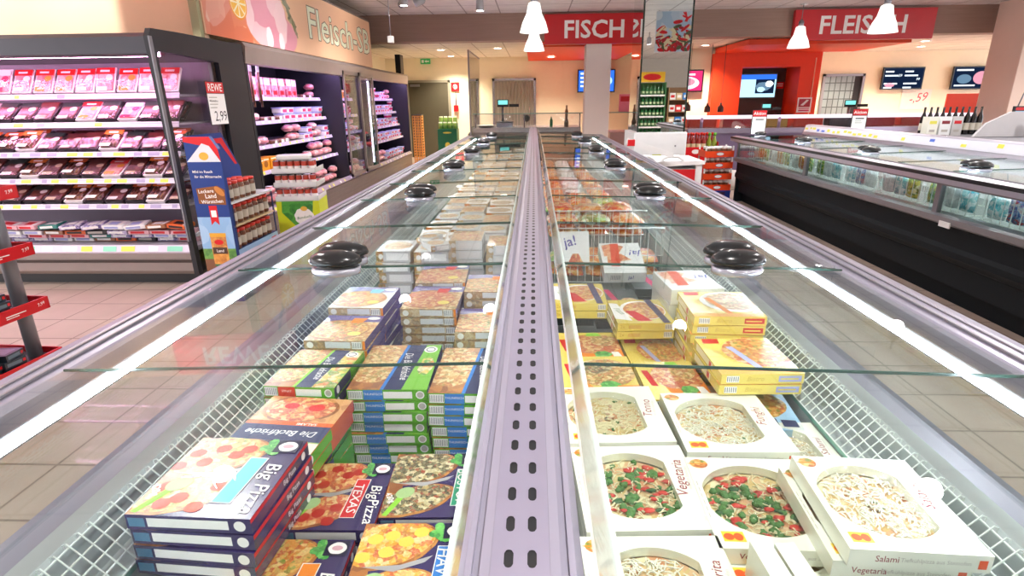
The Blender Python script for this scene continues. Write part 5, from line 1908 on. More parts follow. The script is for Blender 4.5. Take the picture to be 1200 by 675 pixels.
m.prect(0.07, 0.3, 0.19, 0.52, mosaic('art_jar_sausage', ['#d9923c', '#e8ad58', '#b9702c'], 25, vary=False))
m.prect(0.068, 0.51, 0.192, 0.54, mat('art_jar_lid', '#e0a838', 0.4))
m.prect(0.075, 0.38, 0.185, 0.43, mat('art_jar_label', '#4a3326', 0.4))
m.pell(0.13, 0.47, 0.035, 0.02, redflat)
m.ptext('Land', 0.13, 0.403, 0.03, whiteprint, 0, 0.01)
obj('front_panel', m, bd)
m = MB().box(-0.25, 0.04, 0.0, 0.0, 0.72, 0.40, dk_b)
m.face((0.0, 0.04, 0), (0, 1, 0), (0, 0, 1))
m.prect(0, 0.1, 0.68, 0.24, mosaic('art_table_wood', ['#8a5a34']))
m.prect(0, 0.24, 0.68, 0.36, mosaic('art_meadow', ['#4f8a3a']))
m.prect(0, 0.36, 0.68, 0.40, mosaic('art_sky', ['#6fa4dc']))
m.pell(0.42, 0.17, 0.085, 0.085, whiteprint)
m.pell(0.42, 0.17, 0.075, 0.075, mosaic('art_jar_sausage', ['#d9923c']))
m.prect(0.56, 0.16, 0.64, 0.37, mosaic('art_jar_sausage', ['#d9923c']))
m.prect(0.555, 0.33, 0.645, 0.37, redflat)
obj('base_box', m, bd)
obj('tray', MB().box(-0.25, 0.04, 0.57, 0.0, 0.72, 0.585, c_tan).box(-0.25, 0.04, 0.745, 0.004, 0.72, 0.76, c_white).box(-0.005, 0.04, 0.4, 0.0, 0.06, 0.76, dk_b).box(-0.005, 0.7, 0.4, 0, 0.72, 0.76, dk_b), bd)
m = MB().prism([(0.04, 0.4), (0.72, 0.4), (0.72, 0.95), (0.5, 1.24), (0.04, 1.24)], 'x', -0.25, -0.24, navy_b)
m.face((-0.2398, 0, 0), (0, 1, 0), (0, 0, 1)).ppoly([(0.2, 1.2), (0.5, 1.2), (0.68, 0.98), (0.64, 0.98), (0.46, 1.16), (0.2, 1.17)], redflat)
m.ptext('Mild im Rauch', 0.5, 0.86, 0.05, whiteprint, 0, 0.0)
obj('back_panel', m, bd)

jar0 = thing('sausage_jar', '', 'jar')
obj('glass_body', MB().lathe([(0.036, 0), (0.04, 0.008), (0.04, 0.105), (0.034, 0.12)], saus, n=14), jar0)
obj('lid', MB().lathe([(0.037, 0.12), (0.038, 0.14), (0.0, 0.141)], mat('jar_lid_red', '#d8382a', 0.35), n=14), jar0)
obj('paper_label', MB().lathe([(0.0406, 0.025), (0.0406, 0.085)], mat('jar_label', '#c9c2b4', 0.5), n=14, cap=False), jar0)
note_kids(jar0)
k = 0
for lev, z in (('lower', 0.402), ('middle', 0.587), ('top', 0.762)):
    for q in range(7):
        yy = 4.05 + 0.105 + q * 0.088
        if lev == 'top' and q > 4:
            continue
        for row_, xx in ((0, -2.29), (1, -2.385)):
            if row_ and lev != 'top':
                continue
            place(jar0, f'red lidded sausage jar, {ORD[q]} in the {"rear" if row_ else "front"} row, {lev} tier of blue display', (xx, yy, z), group='sausage jars on the blue display')
j2 = place(jar0, 'single sausage jar with amber lid standing on top of the other jars', (-2.40, 4.19, 0.906))

# ---- yellow and green display with trays of tins
yd = thing('cardboard_display', 'lime yellow cardboard display with green leaf badge and white tin trays beside the blue display', 'cardboard display', (-2.17, 5.1, 0), (0, 0, d(8)))
lime = mat('display_lime', '#d4df28', 0.45)
m = MB().box(-0.19, 0, 0, 0.19, 0.36, 0.60, lime)
m.face((-0.19, 0, 0), (1, 0, 0), (0, 0, 1))
m.ppoly([(0.04, 0.5), (0.16, 0.36), (0.3, 0.36), (0.33, 0.6), (0.05, 0.6)], mosaic('art_leaf', ['#3f9a3a', '#5fb84a', '#2f7a30'], 14, vary=False))
m.pell(0.235, 0.46, 0.085, 0.075, whiteprint, None, 0.08)
m.ptext('Bonduelle', 0.235, 0.45, 0.034, mat('letter_green', '#2f6f34', 0.4), 8, 0.006, 0.3)
m.pell(0.24, 0.53, 0.03, 0.022, mat('art_gold', '#e0b040'))
obj('base_box', m, yd)
for k in range(3):
    z = 0.60 + k * 0.125
    obj('tray', MB().box(-0.19, 0.0, z, 0.19, 0.36, z + 0.01, c_white).box(-0.19, 0.0, z, 0.19, 0.006, z + 0.045, c_white).box(-0.19, 0.0, z, -0.184, 0.36, z + 0.045, c_white).box(0.184, 0.0, z, 0.19, 0.36, z + 0.045, c_white), yd)
tin0 = tag(obj('food_tin', MB().lathe([(0.026, 0), (0.027, 0.003), (0.027, 0.09), (0.025, 0.094), (0.0, 0.093)], mat('tin_red', '#b8402c', 0.35), n=12).lathe([(0.0273, 0.03), (0.0273, 0.055)], p_white, n=12, cap=False)
           .lathe([(0.0265, 0.0945), (0.0265, 0.099), (0.0, 0.0995)], steel, n=12)), '', 'food tin')
note_kids(tin0)
Mz = Matrix.Translation((-2.17, 5.1, 0)) @ Matrix.Rotation(d(8), 4, 'Z')
for lev in range(3):
    for q in range(6):
        for row_ in range(2 if lev == 2 else 1):
            p = Mz @ Vector((-0.155 + q * 0.062, 0.04 + row_ * 0.07, 0.611 + 0.125 * lev))
            place(tin0, f'red food tin, {ORD[q]} in the {("front", "second")[row_]} row of the {("lowest", "middle", "top")[lev]} white tray', p, group='tins in the white trays')
pm_ = tag(obj('egg_pack', MB().rbox(-0.15, -0.05, 0, 0.15, 0.05, 0.05, c_white, 0.02)), 'white pack lying on the tins of the lime yellow display', 'pack')
pm_.location = Mz @ Vector((0.0, 0.08, 0.963))
pm_.rotation_euler = (0, 0, d(8))

# ---------------------------------------------------------------- black rack with red shelf fronts
rk = thing('display_rack', 'tall rack with grey pole and red fronted shelves of dark boxes at the aisle edge', 'rack', (-2.645, 2.78, 0), (0, 0, d(-4)))
RZ = [0.14, 0.44, 0.74, 1.04]
obj('pole', MB().tube([(-0.12, -0.02, 0), (-0.12, -0.02, 1.5)], 0.035, mat('pole_grey', '#8f9399', 0.4, 0.3), n=16), rk)
obj('foot', MB().box(-0.6, -0.9, 0, -0.06, 0.0, 0.07, black), rk)
for i, z in enumerate(RZ):
    sh = MB().box(-0.55, -0.95, z - 0.015, 0.0, 0.02, z, mat('rack_shelf', '#3a3540', 0.35))
    so = obj('shelf', sh, rk)
    fr = MB().box(-0.004, -0.96, z - 0.03, 0.004, 0.025, z + 0.035, red)
    fr.box(-0.55, 0.02, z - 0.03, 0.004, 0.027, z + 0.035, red)
    fr.box(-0.55, -0.957, z - 0.03, 0.004, -0.95, z + 0.035, red)
    fr.face((0.0042, -0.96, z - 0.03), (0, 1, 0), (0, 0, 1))
    for q in range(3):
        fr.prect(0.14 + 0.3 * q, 0.028, 0.25 + 0.3 * q, 0.033, whiteprint)
        fr.prect(0.14 + 0.3 * q, 0.018, 0.21 + 0.3 * q, 0.022, whiteprint)
        fr.ptext('7,99', 0.34 + 0.3 * q, 0.036, 0.024, whiteprint, 8, 0.005)
    obj('price_front', fr, so)
nb = MB().box(-0.07, -0.055, 0, 0.07, 0.055, 0.035, mat('box_night', '#23303a', 0.3, coat=0.4))
nb.face((0, 0, 0.035), (1, 0, 0), (0, 1, 0)).prect(-0.05, -0.035, 0.05, 0.035, mosaic('night_print', ['#1c242c', '#2f4450', '#40525c', '#26323a'], 40))
nb.face((0.07, 0, 0), (0, 1, 0), (0, 0, 1)).prect(-0.045, 0.008, 0.03, 0.026, mat('print_steel', '#5f737e', 0.4))
nb.prect(0.035, 0.01, 0.05, 0.025, redflat)
nb0 = tag(obj('dark_box', nb), '', 'box')
note_kids(nb0)
Mr = Matrix.Translation((-2.645, 2.78, 0)) @ Matrix.Rotation(d(-4), 4, 'Z')
for i, z in enumerate(RZ[:3]):
    for q in range(6):
        for lev in range(3 if q < 5 else 2):
            if q == 0 and lev > 0:
                continue
            p = Mr @ Vector((-0.09 - (0.24 if q == 0 else 0) + R(-.012, .012), -0.085 - q * 0.131, z + 0.0015 + lev * 0.036))
            place(nb0, f'dark box, {("lowest", "second", "third")[lev]} in the {ORD[q]} pile from the pole, {("lowest", "second", "third")[i]} rack shelf', p, (0, 0, R(-.2, .2)), 'dark boxes on the red fronted rack')
# ---------------------------------------------------------------- mirrored column
pn = thing('mirror_column', 'square column clad in mirror with dark edges on a white base beside the freezer', 'mirrored column', (1.39, 7.95, 0))
mir = bpy.data.materials.new('mirror_glass')
mir.use_nodes = True
p = mir.node_tree.nodes['Principled BSDF']
p.inputs['Base Color'].default_value = (0.78, 0.82, 0.8, 1)
p.inputs['Metallic'].default_value = 1.0
p.inputs['Roughness'].default_value = 0.015
nz = mir.node_tree.nodes.new('ShaderNodeTexNoise')
nz.inputs['Scale'].default_value = 0.8
bp = mir.node_tree.nodes.new('ShaderNodeBump')
bp.inputs['Strength'].default_value = 0.01
mir.node_tree.links.new(nz.outputs['Fac'], bp.inputs['Height'])
mir.node_tree.links.new(bp.outputs[0], p.inputs['Normal'])
obj('core', MB().box(0.01, 0.01, 0, 0.61, 0.76, 3.0, dark), pn)
obj('mirror', MB().box(0.0, -0.002, 1.03, 0.62, 0.008, 3.0, mir), pn)
obj('mirror', MB().box(-0.004, 0.0, 1.03, 0.004, 0.77, 3.0, mir), pn)
obj('corner_strip', MB().box(-0.008, -0.01, 1.03, 0.012, 0.012, 3.0, mat('mirror_edge', '#26352f', 0.25)).box(0.608, -0.01, 1.03, 0.628, 0.012, 3.0, mat('mirror_edge', '#26352f')), pn)
m = MB().rbox(-0.05, -0.04, 0.0, 0.66, 0.80, 1.03, white, 0.02)
m.face((-0.05, -0.041, 0), (1, 0, 0), (0, 0, 1)).prect(0.26, 0.66, 0.38, 0.74, mat('sticker_olive', '#c9cc4a', 0.5))
m.pell(0.12, 0.85, 0.012, 0.012, greym)
m.pell(0.56, 0.85, 0.012, 0.012, greym)
obj('base', m, pn)
obj('base_guard', MB().rbox(-0.08, -0.08, 0.0, 0.70, 0.84, 0.68, black, 0.02), pn)

# ---------------------------------------------------------------- white promotional chest with red front, beside the column
ch = thing('cool_box', 'white wheeled cool chest with red front panel and rounded grips between freezer and crates', 'cool chest', (1.40, 6.85, 0))
m = MB().rbox(-0.26, 0.0, 0.06, 0.52, 0.7, 0.74, white, 0.03)
m.rbox(0.50, -0.02, 0.04, 0.58, 0.72, 0.82, white, 0.025)
obj('body', m, ch)
ch.scale = (1, 1, 0.9)
m = MB().face((-0.34, -0.001, 0), (1, 0, 0), (0, 0, 1))
m.prect(0.1, 0.14, 0.30, 0.68, mat('panel_skyblue', '#8fb4dc', 0.35))
m.ppoly([(0.18, 0.1), (0.85, 0.1), (0.85, 0.735), (0.22, 0.735)], redflat)
m.prect(0.76, 0.5, 0.81, 0.6, greym)
obj('front_panel', m, ch)
m = MB().prism([(-0.28, 0.75), (0.6, 0.80), (0.6, 0.84), (0.1, 0.84), (-0.28, 0.80)], 'y', -0.03, 0.73, white)
obj('lid', m, ch)
for x in (-0.12, 0.22):
    obj('grip', MB().tube([(x - 0.12, 0.0, 0.79), (x - 0.11, 0.0, 0.87), (x - 0.05, 0.0, 0.90), (x + 0.07, 0.0, 0.90), (x + 0.12, 0.0, 0.87), (x + 0.14, 0.0, 0.81)], 0.022, white, n=10), ch)
for x in (-0.2, 0.45):
    for y in (0.08, 0.6):
        obj('wheel', MB().tube([(x - 0.02, y, 0.035), (x + 0.02, y, 0.035)], 0.035, black, n=14), ch)
m = MB().prism([(0, 0), (0.55, -0.16), (0.55, -0.11), (0.02, 0.07)], 'y', 0, 0.05, white)
m.box(0.02, -0.005, -0.02, 0.10, 0.055, 0.05, redflat)
tag(obj('price_flag', m, None, (1.05, 6.7, 0.965)), 'white board with a red knob leaning over the freezer rail before the column', 'board')

# ---------------------------------------------------------------- orange crates with white topped jars
cr = thing('fruit_crate', '', 'crate')
orr = mat('crate_orange', '#f04a1c', 0.4)
m = MB().box(-0.21, -0.15, 0, 0.21, 0.15, 0.012, orr)
for s in (-1, 1):
    m.box(-0.21, s * 0.15 - 0.005, 0, 0.21, s * 0.15 + 0.005, 0.085, orr)
    m.box(s * 0.21 - 0.005, -0.15, 0, s * 0.21 + 0.005, 0.15, 0.095, orr)
m.face((-0.21, -0.1555, 0), (1, 0, 0), (0, 0, 1))
m.pell(0.22, 0.045, 0.055, 0.024, mat('crate_badge_blue', '#3a58a8', 0.4))
m.pell(0.22, 0.045, 0.05, 0.02, whiteprint)
obj('tray', m, cr)
for s in (-1, 1):
    obj('post', MB().box(s * 0.2 - 0.01, -0.15, 0.09, s * 0.2 + 0.01, -0.135, 0.16, c_white).box(s * 0.2 - 0.01, 0.135, 0.09, s * 0.2 + 0.01, 0.15, 0.16, c_white), cr)
note_kids(cr)
wj = tag(obj('cream_jar', MB().lathe([(0.032, 0), (0.036, 0.01), (0.036, 0.09), (0.033, 0.1)], mat('jar_brown', '#6f4a34', 0.3), n=14)
             .lathe([(0.037, 0.1), (0.038, 0.125), (0.03, 0.135), (0, 0.136)], c_white, n=14)), '', 'jar')
note_kids(wj)
MX = Matrix.Translation((2.72, 8.78, 0)) @ Matrix.Rotation(d(3), 4, 'Z')
NMS = ['lowest', 'second', 'third', 'topmost']
for k in range(4):
    z = 0.14 + 0.163 * k
    place(cr, f'orange crate with a white badge, {NMS[k]} of the crate tower on the blue foot', MX @ Vector((0, 0, z)), (0, 0, d(3)), 'orange crates in the tower')
    for q in range(5):
        for r_ in range(2 if k == 3 else 1):
            place(wj, f'white lidded jar, {ORD[q]} in the {("front", "rear")[r_]} row of the {NMS[k]} orange crate', MX @ Vector((-0.155 + q * 0.078, -0.09 + 0.1 * r_, z + 0.013)), group='white lidded jars in the orange crates')
m = MB()
for x in (-0.19, 0.0, 0.17):
    m.box(x - 0.03, -0.15, 0, x + 0.05, 0.15, 0.13, mat('crate_foot_blue', '#223c9c', 0.4))
m.box(-0.22, -0.16, 0.12, 0.22, 0.16, 0.138, mat('crate_foot_blue', '#223c9c'))
tag(obj('crate_stand', m, None, (2.72, 8.78, 0), (0, 0, d(3))), 'low blue stand that carries the tower of orange crates', 'stand')
m = MB().lathe([(0.2, 0.0), (0.22, 0.16), (0.2, 0.3), (0.0, 0.31)], mat('sack_white', '#d9d4cf', 0.6), n=18)
tag(obj('white_bin', m, None, (3.22, 9.75, 0)), 'round pale bin on the floor behind the orange crate tower', 'bin')

# ---------------------------------------------------------------- red bottle display behind the crates
bdp = thing('bottle_display', 'red cardboard bottle display with two tiers standing behind the orange crates', 'cardboard display', (2.66, 9.5, 0))
m = MB().box(-0.26, -0.16, 0.0, 0.26, 0.2, 0.58, redflat)
obj('base_box', m, bdp)
m = MB().box(-0.26, -0.16, 0.58, 0.26, 0.2, 0.60, redflat).box(-0.26, -0.165, 0.58, 0.26, -0.155, 0.72, redflat).box(-0.26, -0.16, 0.58, -0.25, 0.2, 0.8, redflat).box(0.25, -0.16, 0.58, 0.26, 0.2, 0.8, redflat)
m.face((-0.26, -0.1655, 0), (1, 0, 0), (0, 0, 1)).pell(0.17, 0.65, 0.06, 0.035, whiteprint)
m.pell(0.4, 0.65, 0.06, 0.035, whiteprint)
obj('tray', m, bdp)
bt = thing('sauce_bottle', '', 'bottle')
obj('bottle_body', MB().lathe([(0.035, 0), (0.038, 0.01), (0.038, 0.2), (0.016, 0.26), (0.016, 0.3), (0, 0.3)], mat('sauce_dark_red', '#8c1f16', 0.2, coat=0.4), n=14), bt)
obj('cap', MB().lathe([(0.02, 0.295), (0.02, 0.335), (0, 0.336)], mat('cap_red', '#d8281c', 0.3), n=12), bt)
obj('paper_label', MB().lathe([(0.0385, 0.06), (0.0385, 0.17)], mat('label_cream_bottle', '#d9c9a0', 0.5), n=14, cap=False), bt)
note_kids(bt)
bt2 = thing('sauce_bottle', '', 'bottle')
obj('bottle_body', MB().lathe([(0.035, 0), (0.038, 0.01), (0.038, 0.2), (0.016, 0.26), (0.016, 0.3), (0, 0.3)], mat('sauce_green', '#8a9a2c', 0.2, coat=0.4), n=14), bt2)
obj('cap', MB().lathe([(0.024, 0.295), (0.024, 0.335), (0, 0.336)], mat('cap_green', '#5fae2c', 0.3), n=12), bt2)
note_kids(bt2)
for q in range(6):
    for r_ in range(2):
        pb = bt2 if q in (4, 5) and r_ == 0 else bt
        nm = 'green capped' if pb is bt2 else 'red capped'
        place(pb, f'{nm} sauce bottle, {ORD[q]} in the {("front", "rear")[r_]} row of the red bottle display', (2.66 - 0.21 + q * 0.084, 9.5 - 0.10 + 0.14 * r_, 0.601 + 0.0 * r_), group='sauce bottles on the red display')

# ---------------------------------------------------------------- price stands, mechanical signs
ps = thing('price_stand', '', 'price stand')
m = MB().box(-0.10, -0.006, 0.0, 0.10, 0.006, 0.34, blackprint)
m.face((-0.10, -0.0065, 0), (1, 0, 0), (0, 0, 1))
m.prect(0.008, 0.25, 0.192, 0.332, redflat)
m.prect(0.008, 0.008, 0.192, 0.245, whiteprint)
m.ptext('Aktion', 0.1, 0.29, 0.06, whiteprint, 0, 0.01)
m.prect(0.05, 0.2, 0.16, 0.215, blackprint)
m.prect(0.05, 0.17, 0.13, 0.178, p_grey)
m.prect(0.05, 0.145, 0.14, 0.153, p_grey)
obj('card', m, ps)
obj('clip', MB().box(-0.02, -0.01, -0.008, 0.02, 0.01, 0.01, greym), ps)
note_kids(ps)
place(ps, 'price stand with red Aktion header at the far end of the dark freezer', (3.22, 8.57, 0.95), (0, 0, d(-8)), 'price stands with red header')
place(ps, 'price stand with red Aktion header behind the white price ledge', (4.62, 8.57, 0.95), (0, 0, d(-8)), 'price stands with red header')

# ---------------------------------------------------------------- signs over the counters
def hang_sign(txt, x0_, x1_, label):
    s = thing('counter_sign', label, 'sign', (x0_, 11.42, 2.44))
    w_ = x1_ - x0_
    obj('board', MB().box(0, 0, 0, w_, 0.1, 0.51, red), s)
    obj('lettering', MB().face((0, -0.001, 0), (1, 0, 0), (0, 0, 1)).ptext(txt, w_ / 2 + (0.07 if txt == 'FISCH' else -0.02), 0.235, 0.42, whiteprint, 0, 0.02, sx=1.04), s)
    return s


hang_sign('FISCH', 0.19, 1.88, 'red sign board with white FISCH lettering above the fish counter')
hang_sign('FLEISCH', 4.72, 7.2, 'red sign board with white FLEISCH lettering above the meat counter')
tag(obj('soffit_panel', MB().box(-0.15, 11.92, 2.44, 2.15, 15.95, 2.54, orange_red)), 'orange red soffit panel above the fish counter behind its sign', 'soffit')
tag(obj('soffit_panel', MB().box(4.1, 11.92, 2.42, 7.15, 14.0, 2.52, orange_red)), 'orange red soffit panel behind the FLEISCH sign', 'soffit')

# red portal with a dark niche and a screen
po = thing('wall_portal', 'orange red portal framing a dark niche behind the meat counter', 'portal', (0, 14.0, 0))
m = MB().box(4.1, 0.0, 0, 4.75, 0.9, 2.42, orange_red).box(6.05, 0.0, 0, 6.5, 0.9, 2.42, orange_red).box(4.75, 0.0, 2.12, 6.05, 0.9, 2.42, orange_red)
obj('surround', m, po)
obj('niche_back', MB().box(4.75, 0.75, 0, 6.05, 0.8, 2.12, mat('niche_brown', '#4a3f3a', 0.6)), po)
obj('edge_strip', MB().box(6.36, -0.01, 0, 6.38, 0.0, 2.3, mat('strip_peach', '#f3b690', 0.4)), po)


def screen_mat(name, c, bright):
    return lamp(name, c, bright)


scr_dark = screen_mat('screen_navy', '#101c33', 0.9)
scr_blue = screen_mat('screen_blue', '#2a5fd0', 1.1)
scr_sky = screen_mat('screen_sky', '#a9d4ee', 1.0)
scr_white = screen_mat('screen_white', '#e6f2fa', 1.0)
scr_pink = screen_mat('screen_pink', '#c98a9c', 0.9)
scr_rose = screen_mat('screen_rose', '#d0306a', 0.9)
scr_steel = screen_mat('screen_steel', '#5f7c94', 0.8)


def tv(label, x, y, z, w_, h, kind):
    t = thing('wall_screen', label, 'screen', (x, y, z))
    obj('bezel', MB().rbox(-w_ / 2, -0.05, 0, w_ / 2, 0.0, h, mat('bezel_black', '#0d0d10', 0.2), 0.008), t)
    obj('wall_mount', MB().box(-0.1, 0.0, h * .35, 0.1, 0.1, h * .65, black), t)
    m = MB().face((-w_ / 2, -0.0505, 0), (1, 0, 0), (0, 0, 1))
    e = 0.03
    W_, H_ = w_ - e, h - e
    if kind == 'menu':
        m.prect(e, e, W_, H_, scr_dark)
        for cxx in (0.06, 0.53):
            for k in range(5):
                if k == 2:
                    continue
                y0_ = H_ * (0.88 - 0.19 * k)
                m.prect(w_ * cxx, y0_ - 0.035, w_ * (cxx + 0.2 + 0.12 * ((k * 7 + int(cxx * 9)) % 2)), y0_, scr_white)
                m.lay -= 1
        m.pell(w_ * 0.2, h * 0.2, w_ * 0.12, h * 0.1, scr_pink)
        m.ptext('59', w_ * 0.42, h * 0.62, 0.09, scr_white, 0, 0, 0.2)
        m.ptext('99', w_ * 0.86, h * 0.45, 0.09, scr_white, 0, 0, 0.2)
    elif kind == 'meat':
        m.prect(e, e, W_, H_, scr_dark)
        m.pell(w_ * 0.3, h * 0.45, w_ * 0.18, h * 0.2, scr_steel)
        m.pell(w_ * 0.72, h * 0.5, w_ * 0.2, h * 0.28, scr_pink)
        m.prect(w_ * .08, h * .8, w_ * .5, h * .87, scr_white)
        m.prect(w_ * .08, h * .14, w_ * .6, h * .2, scr_white)
    elif kind == 'rose':
        m.prect(e, e, W_, H_, scr_rose)
        m.pell(w_ * 0.5, h * 0.4, w_ * 0.38, h * 0.28, scr_white)
        m.pell(w_ * 0.5, h * 0.45, w_ * 0.26, h * 0.18, scr_pink)
        m.prect(w_ * .2, h * .74, w_ * .75, h * .82, scr_white)
    elif kind == 'desk':
        m.prect(e, e, W_, H_, scr_sky)
        m.prect(e, h * .76, W_, H_, scr_blue)
        m.prect(w_ * .45, h * .2, w_ * .93, h * .76, scr_dark)
        m.pell(w_ * .66, h * .48, w_ * .2, h * .17, scr_steel, None, 0.1)
        m.pell(w_ * .8, h * .58, w_ * .1, h * .12, scr_white, None, 0.1)
        m.pell(w_ * .6, h * .36, w_ * .1, h * .1, scr_sky, None, 0.1)
    else:
        m.prect(e, e, W_, H_, scr_blue)
        for k in range(4):
            m.prect(w_ * .08, h * (0.78 - 0.18 * k), w_ * .55, h * (0.86 - 0.18 * k), scr_white)
            m.lay -= 1
        m.pell(w_ * .8, h * .5, w_ * .12, h * .2, scr_sky)
    obj('picture', m, t)
    return t


tv('blue menu screen on the cream wall, half hidden behind the grey pillar', 1.63, 15.9, 1.64, 0.98, 0.57, 'blue')
tv('screen with a rose picture beside the mirrored column', 3.52, 14.12, 1.60, 0.78, 0.49, 'rose')
tv('bright blue screen in the dark niche of the orange red portal', 5.36, 14.68, 1.44, 0.92, 0.57, 'desk')
tv('menu screen with four price blocks on the cream wall', 9.47, 15.9, 1.62, 1.04, 0.54, 'menu')
tv('menu screen with meat picture next to the angled pillar', 11.2, 15.9, 1.60, 1.0, 0.56, 'meat')

# ---------------------------------------------------------------- counters
counter_front = mat('counter_violet', '#8a7a9c', 0.3, 0.2)
mc = thing('meat_counter', 'long glazed meat counter with white rail and violet front under the menu screens', 'counter', (0, 12.0, 0))
obj('body', MB().box(3.1, 0.0, 0.0, 13.0, 1.1, 0.86, counter_front).box(3.1, -0.05, 0.78, 13.0, 0.0, 0.88, mat('counter_lip', '#b9b0c8', 0.25, 0.4)), mc)
obj('display_deck', MB().box(3.1, 0.0, 0.86, 13.0, 0.66, 0.88, steel), mc)
obj('front_glass', MB().prism([(0.0, 0.88), (0.006, 0.88), (0.14, 1.1), (0.134, 1.1)], 'x', 3.1, 13.0, caseglass), mc)
obj('top_shelf', MB().box(3.1, 0.10, 1.09, 13.0, 0.5, 1.10, caseglass), mc)
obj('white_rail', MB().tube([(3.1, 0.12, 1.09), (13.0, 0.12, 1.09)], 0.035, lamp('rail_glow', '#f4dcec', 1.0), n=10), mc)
x = 3.4
while x < 13:
    obj('post', MB().tube([(x, 0.1, 0.88), (x, 0.1, 1.08)], 0.03, mat('post_lilac', '#d6b9dc', 0.3, 0.3), n=10), mc)
    x += 1.55
mf = {}
for nm, c_ in (('red', red), ('yellow', mat('crate_maize', '#e0b848', 0.5)), ('dark', black), ('scarlet', orange_red)):
    mm = MB().rbox(-0.3, -0.12, 0, 0.3, 0.12, 0.2, c_, 0.015)
    mm.rbox(-0.27, -0.09, 0.18, 0.27, 0.09, 0.205, dark, 0.01)
    mf[nm] = tag(obj('display_tray', mm), '', 'tray')
    note_kids(mf[nm])
for k, nm in enumerate(('scarlet', 'red', 'yellow', 'scarlet', 'dark', 'red', 'red', 'scarlet', 'dark', 'red', 'scarlet', 'red')):
    place(mf[nm], f'{nm} tray behind the glass of the meat counter, {ORD[k]} from the mirrored column', (3.5 + 0.72 * k, 12.5, 0.882), group='trays behind the counter glass')

fc = thing('fish_counter', 'steel fish counter with a glass guard at the far end of the freezer', 'counter', (0, 12.0, 0))
obj('body', MB().box(-1.25, 0.0, 0.0, 0.95, 1.1, 0.9, mat('counter_steel', '#7c7672', 0.35, 0.5)).box(-1.25, -0.02, 0.84, 0.95, 0.0, 0.93, steel).box(-1.2, -0.03, 0.5, 0.9, -0.01, 0.62, black), fc)
obj('body', MB().box(1.55, 0.0, 0.0, 2.9, 1.1, 0.82, mat('counter_rose', '#b08a86', 0.4)), fc)
obj('deck', MB().box(-1.25, 0.0, 0.9, 0.95, 1.1, 0.93, steel), fc)
obj('glass_guard', MB().box(-1.25, 0.02, 0.93, 0.95, 0.028, 1.20, caseglass).box(-1.25, 0.02, 1.20, 2.9, 0.35, 1.21, glass('guard_shelf', '#dfeeea', 2.0)), fc)
obj('glass_edge', MB().box(-1.25, 0.012, 1.196, 2.9, 0.02, 1.214, mat('guard_edge', '#7f9c94', 0.2)), fc)
for x in (-1.2, -0.2, 0.93):
    obj('post', MB().tube([(x, 0.05, 0.93), (x, 0.05, 1.2)], 0.012, steel, n=8), fc)
pt = thing('glass_partition', 'tall clear glass partition with a steel frame beside the fish counter', 'partition', (-1.3, 12.0, 0))
obj('pane', MB().box(-0.005, 0.05, 0.05, 0.005, 2.3, 2.4, glass('partition_glass', '#edf3ec', 1.4)), pt)
obj('frame', MB().box(-0.015, 0.0, 0, 0.015, 0.05, 2.42, greym).box(-0.012, 0.0, 2.39, 0.012, 2.3, 2.42, greym), pt)


def scale(label, loc, rz=0.0, sc_=1.0):
    t = thing('counter_scale', label, 'scale', loc, (0, 0, rz))
    t.scale = (sc_,) * 3
    obj('base', MB().rbox(-0.17, -0.15, 0, 0.17, 0.15, 0.09, white, 0.01), t)
    obj('weighing_plate', MB().rbox(-0.19, -0.16, 0.1, 0.19, 0.16, 0.115, steel, 0.01), t)
    obj('column', MB().tube([(-0.05, 0.12, 0.09), (-0.05, 0.12, 0.42)], 0.025, greym, n=10), t)
    obj('display', MB().box(-0.16, 0.08, 0.4, 0.08, 0.12, 0.55, case_dark).box(-0.14, 0.078, 0.45, 0.06, 0.08, 0.535, lamp('scale_screen', '#7fe0d8', 0.8)), t)
    obj('printer', MB().box(0.09, 0.04, 0.4, 0.3, 0.2, 0.46, black), t)
    return t


scale('counter scale with turquoise display in front of the grey steel double door', (-0.62, 12.5, 0.931))
scale('counter scale with tilted dark display below the first menu screen', (6.8, 12.95, 0.866), d(-20), 0.95)
scale('counter scale with bright display in front of the dark niche', (5.05, 12.95, 0.866), 0, 0.85)
m = MB().blob((0, 0, 0.06), (0.16, 0.1, 0.06), mat('dish_white', '#efe9dd', 0.5), 2, 14, 0.1)
tag(obj('serving_dish', MB().lathe([(0.12, 0), (0.2, 0.04), (0.21, 0.045), (0.12, 0.02), (0, 0.015)], mat('dish_white', '#efe9dd', 0.5), n=24), None, (-1.0, 12.25, 0.932)), 'white serving dish on the steel fish counter at the partition', 'dish')
m = MB().lathe([(0.03, 0), (0.033, 0.01), (0.033, 0.12), (0.012, 0.17), (0.012, 0.2), (0, 0.2)], mat('green_glass_bottle', '#2f8a4a', 0.15, coat=0.4), n=14)
tag(obj('green_bottle', m, None, (0.36, 12.4, 0.932)), 'small green bottle on the fish counter', 'bottle')
m = MB().tube([(0, 0, 0), (0, 0, 0.42)], 0.02, mat('mill_wood', '#8a6a4a', 0.4), n=12).lathe([(0.045, 0), (0.05, 0.08), (0.025, 0.16), (0.035, 0.3), (0.02, 0.36), (0, 0.36)], mat('mill_wood', '#8a6a4a'), n=16)
tag(obj('pepper_mill', m, None, (0.68, 12.45, 0.932)), 'tall brown pepper mill on the fish counter', 'pepper mill')
m = MB().rbox(-0.12, -0.08, 0.0, 0.12, 0.08, 0.16, mat('pink_box', '#f2c3dc', 0.4), 0.02)
tag(obj('pink_box', m, None, (1.12, 12.15, 1.212)), 'pale pink box on the glass guard beside the grey pillar', 'box')
m = MB().box(-0.13, 0, 0, 0.13, 0.01, 0.34, mat('card_rose', '#f0788c', 0.4)).face((-0.13, -0.0005, 0), (1, 0, 0), (0, 0, 1))
